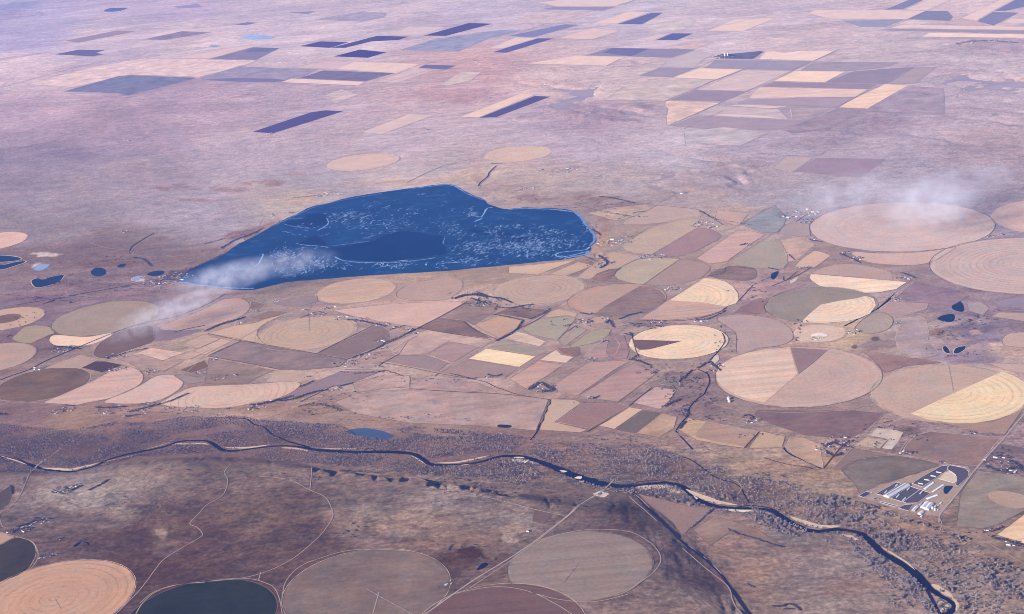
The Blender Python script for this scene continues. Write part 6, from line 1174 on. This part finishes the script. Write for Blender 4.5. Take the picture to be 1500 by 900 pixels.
# ------------------------------------------------------------------ centre pivot irrigators
def pivot_arm(c, end, lab, col_='grey'):
    c = np.array(c); end = np.array(end); L = np.hypot(*(end - c)); an = math.atan2(*(end - c)[::-1]); z = float(ground_z(c[0], c[1]))
    o = bpy.data.objects.new('pivot_irrigator', None); col.objects.link(o); o.location = (c[0], c[1], z); o.rotation_euler.z = an; o['label'] = lab; o['category'] = 'irrigator'
    def bx(x0, x1, y0, y1, z0, z1, V, F):
        k = len(V); V += [(x0,y0,z0),(x1,y0,z0),(x1,y1,z0),(x0,y1,z0),(x0,y0,z1),(x1,y0,z1),(x1,y1,z1),(x0,y1,z1)]; F += [(k,k+1,k+5,k+4),(k+1,k+2,k+6,k+5),(k+2,k+3,k+7,k+6),(k+3,k,k+4,k+7),(k+4,k+5,k+6,k+7),(k,k+3,k+2,k+1)]
    V = []; F = []; bx(0, L, -.5, .5, 3.6, 4.2, V, F)
    for s in range(int(L / 12)): bx(s * 12 + 5.5, s * 12 + 6.5, -.9, .9, 2.8, 3.6, V, F)
    me = bpy.data.meshes.new('pipe_span'); me.from_pydata(V, [], F); me.materials.append(W_[col_]); link('pipe_span', me, parent=o)
    V = []; F = []; bx(-.5, .5, -2.6, -2.0, -.5, 3.7, V, F); bx(-.5, .5, 2.0, 2.6, -.5, 3.7, V, F); bx(-.5, .5, -2.6, 2.6, 3.0, 3.7, V, F); bx(-1.2, 1.2, -3.2, -2.2, .8, 2.0, V, F); bx(-1.2, 1.2, 2.2, 3.2, .8, 2.0, V, F)
    tm = bpy.data.meshes.new('wheel_tower'); tm.from_pydata(V, [], F); tm.materials.append(W_['white'])
    for s in range(1, int(L / 48) + 1): link('wheel_tower', tm, parent=o, loc=(s * 48, 0, .3))
fd = {l[:30]: v for l, v in field_objs.items()}
def fc(start):
    for l, v in field_objs.items():
        if l.startswith(start): return v
c1 = fc('large mauve grey round'); pivot_arm(c1[1], g(612, 905)[0], 'pivot irrigator arm lying across the large mauve circle at the bottom')
c2 = fc('very large round field with striped'); pivot_arm(g(1169, 549)[0], g(1213, 512)[0], 'dotted pivot irrigator arm beside the brown corner of the huge circle')
c3 = fc('round orange tan'); pivot_arm(c3[1], g(88, 893)[0], 'pivot irrigator arm in the orange tan ringed circle')
c4 = fc('large grey round field with streaks'); pivot_arm(g(847, 826)[0], g(825, 855)[0], 'short pivot irrigator arm at the white point of the streaked grey circle', 'dark')
c5 = fc('bright cream round field with a dark'); pivot_arm(g(995, 500)[0], g(950, 512)[0], 'pivot irrigator arm on the dark wedge of the bright cream circle', 'dark')
c6 = fc('very large round field mauve'); pivot_arm(g(1396, 573)[0], g(1389, 535)[0], 'pivot irrigator arm in the mauve and cream circle at right', 'dark')
c7 = fc('round tan field with many'); pivot_arm(g(453, 488)[0], g(452, 464)[0], 'pivot irrigator arm in the many ringed tan circle', 'dark')

# ------------------------------------------------------------------ bridge
P = road_pts([(876,727),(884,719),(893,711),(899,704)], 8); V, F = ribbon([P], [11], 6.0)
br = link('road_bridge', mesh_np('bridge_deck', V, F, M_CONC), label='low concrete road bridge over the river by the gravel yard', cat='bridge')
V2, F2 = ribbon([P + np.array([4, 4]), P - np.array([4, 4])], [1.2, 1.2], 7.2); link('parapet', mesh_np('parapet', V2, F2, M_CONC), parent=br)
V, F = ribbon([road_pts([(44,692),(55,682),(68,673)], 8)], [12], 5.0); link('road_bridge', mesh_np('bridge_deck', V, F, M_CONC), label='small road bridge over the river near the left edge', cat='bridge')

# ------------------------------------------------------------------ smoke
def smoke(px, py, zc, rx, ry, rz, ang, dens, seed, lab, thr=.5, nsc=2.2):
    c = g0(px, py, zc); bm = bmesh.new(); bmesh.ops.create_icosphere(bm, subdivisions=3, radius=1.0); me = bpy.data.meshes.new('smoke_plume'); bm.to_mesh(me); bm.free()
    m = bpy.data.materials.new('smoke'); m.use_nodes = True; t = m.node_tree; t.nodes.clear(); B = NB(t)
    tc = B.n('ShaderNodeTexCoord').outputs['Object']
    ln = t.nodes.new('ShaderNodeVectorMath'); ln.operation = 'LENGTH'; t.links.new(tc, ln.inputs[0])
    ofs = t.nodes.new('ShaderNodeVectorMath'); ofs.operation = 'ADD'; t.links.new(B.mapping(tc, (0, 0, 0), (rx / ry * .8, 1, rz / ry)), ofs.inputs[0]); ofs.inputs[1].default_value = (seed * 7.1, seed * 3.3, 0)
    nz = t.nodes.new('ShaderNodeTexNoise'); nz.inputs['Scale'].default_value = nsc; nz.inputs['Detail'].default_value = 4; nz.inputs['Roughness'].default_value = .6; nz.inputs['Distortion'].default_value = .4; t.links.new(ofs.outputs[0], nz.inputs['Vector'])
    d = B.math('MULTIPLY', B.rng(nz.outputs[0], thr - .12, thr + .22, 0, 1), B.rng(ln.outputs['Value'], .25, .98, 1, 0))
    pv = t.nodes.new('ShaderNodeVolumePrincipled'); pv.inputs['Color'].default_value = (.86, .88, .97, 1); pv.inputs['Anisotropy'].default_value = .1
    t.links.new(B.math('MULTIPLY', d, dens), pv.inputs['Density']); out = t.nodes.new('ShaderNodeOutputMaterial'); t.links.new(pv.outputs[0], out.inputs['Volume'])
    me.materials.append(m); o = link('smoke_plume', me, loc=(c[0], c[1], zc), label=lab, cat='smoke', kind='stuff'); o.scale = (rx, ry, rz); o.rotation_euler.z = ang
smoke(335, 405, 190, 620, 330, 130, math.radians(35), .0042, 1, 'thick white smoke over the left tip of the lake', .49, 3.4)
smoke(425, 385, 210, 520, 300, 120, math.radians(15), .0026, 2, 'thin smoke wisps over the icy west part of the lake', .53, 4.0)
smoke(255, 452, 150, 620, 210, 100, math.radians(42), .0046, 3, 'smoke streaming low over the round fields left of the lake tip', .48, 3.0)
smoke(205, 482, 120, 420, 170, 80, math.radians(40), .0026, 8, 'thin tail of smoke drifting over the dark half round field, left', .50, 3.2)
smoke(1365, 300, 260, 560, 460, 210, math.radians(20), .0032, 4, 'thick white smoke over the very large pale circle at right', .49, 3.0)
smoke(1240, 285, 240, 900, 560, 150, math.radians(60), .0014, 5, 'thin veil of smoke above the cattle yard at right', .50, 2.6)
smoke(1390, 268, 280, 1000, 500, 150, math.radians(10), .0016, 6, 'faint smoke drifting off behind the thick plume at right', .50, 2.4)

# ------------------------------------------------------------------ haze
bm = bmesh.new(); bmesh.ops.create_cube(bm, size=1.0)
for v_ in bm.verts: v_.co = Vector((v_.co.x * 190000, v_.co.y * 190000, 4080.0 if v_.co.z > 0 else -40.0))
me = bpy.data.meshes.new('haze'); bm.to_mesh(me); bm.free()
m = bpy.data.materials.new('haze_air'); m.use_nodes = True; t = m.node_tree; t.nodes.clear()
pv = t.nodes.new('ShaderNodeVolumePrincipled'); pv.inputs['Color'].default_value = (*HAZE_COL, 1); pv.inputs['Density'].default_value = HAZE_DENS; pv.inputs['Anisotropy'].default_value = 0.0
out = t.nodes.new('ShaderNodeOutputMaterial'); t.links.new(pv.outputs[0], out.inputs['Volume']); me.materials.append(m)
link('haze', me, kind='stuff')
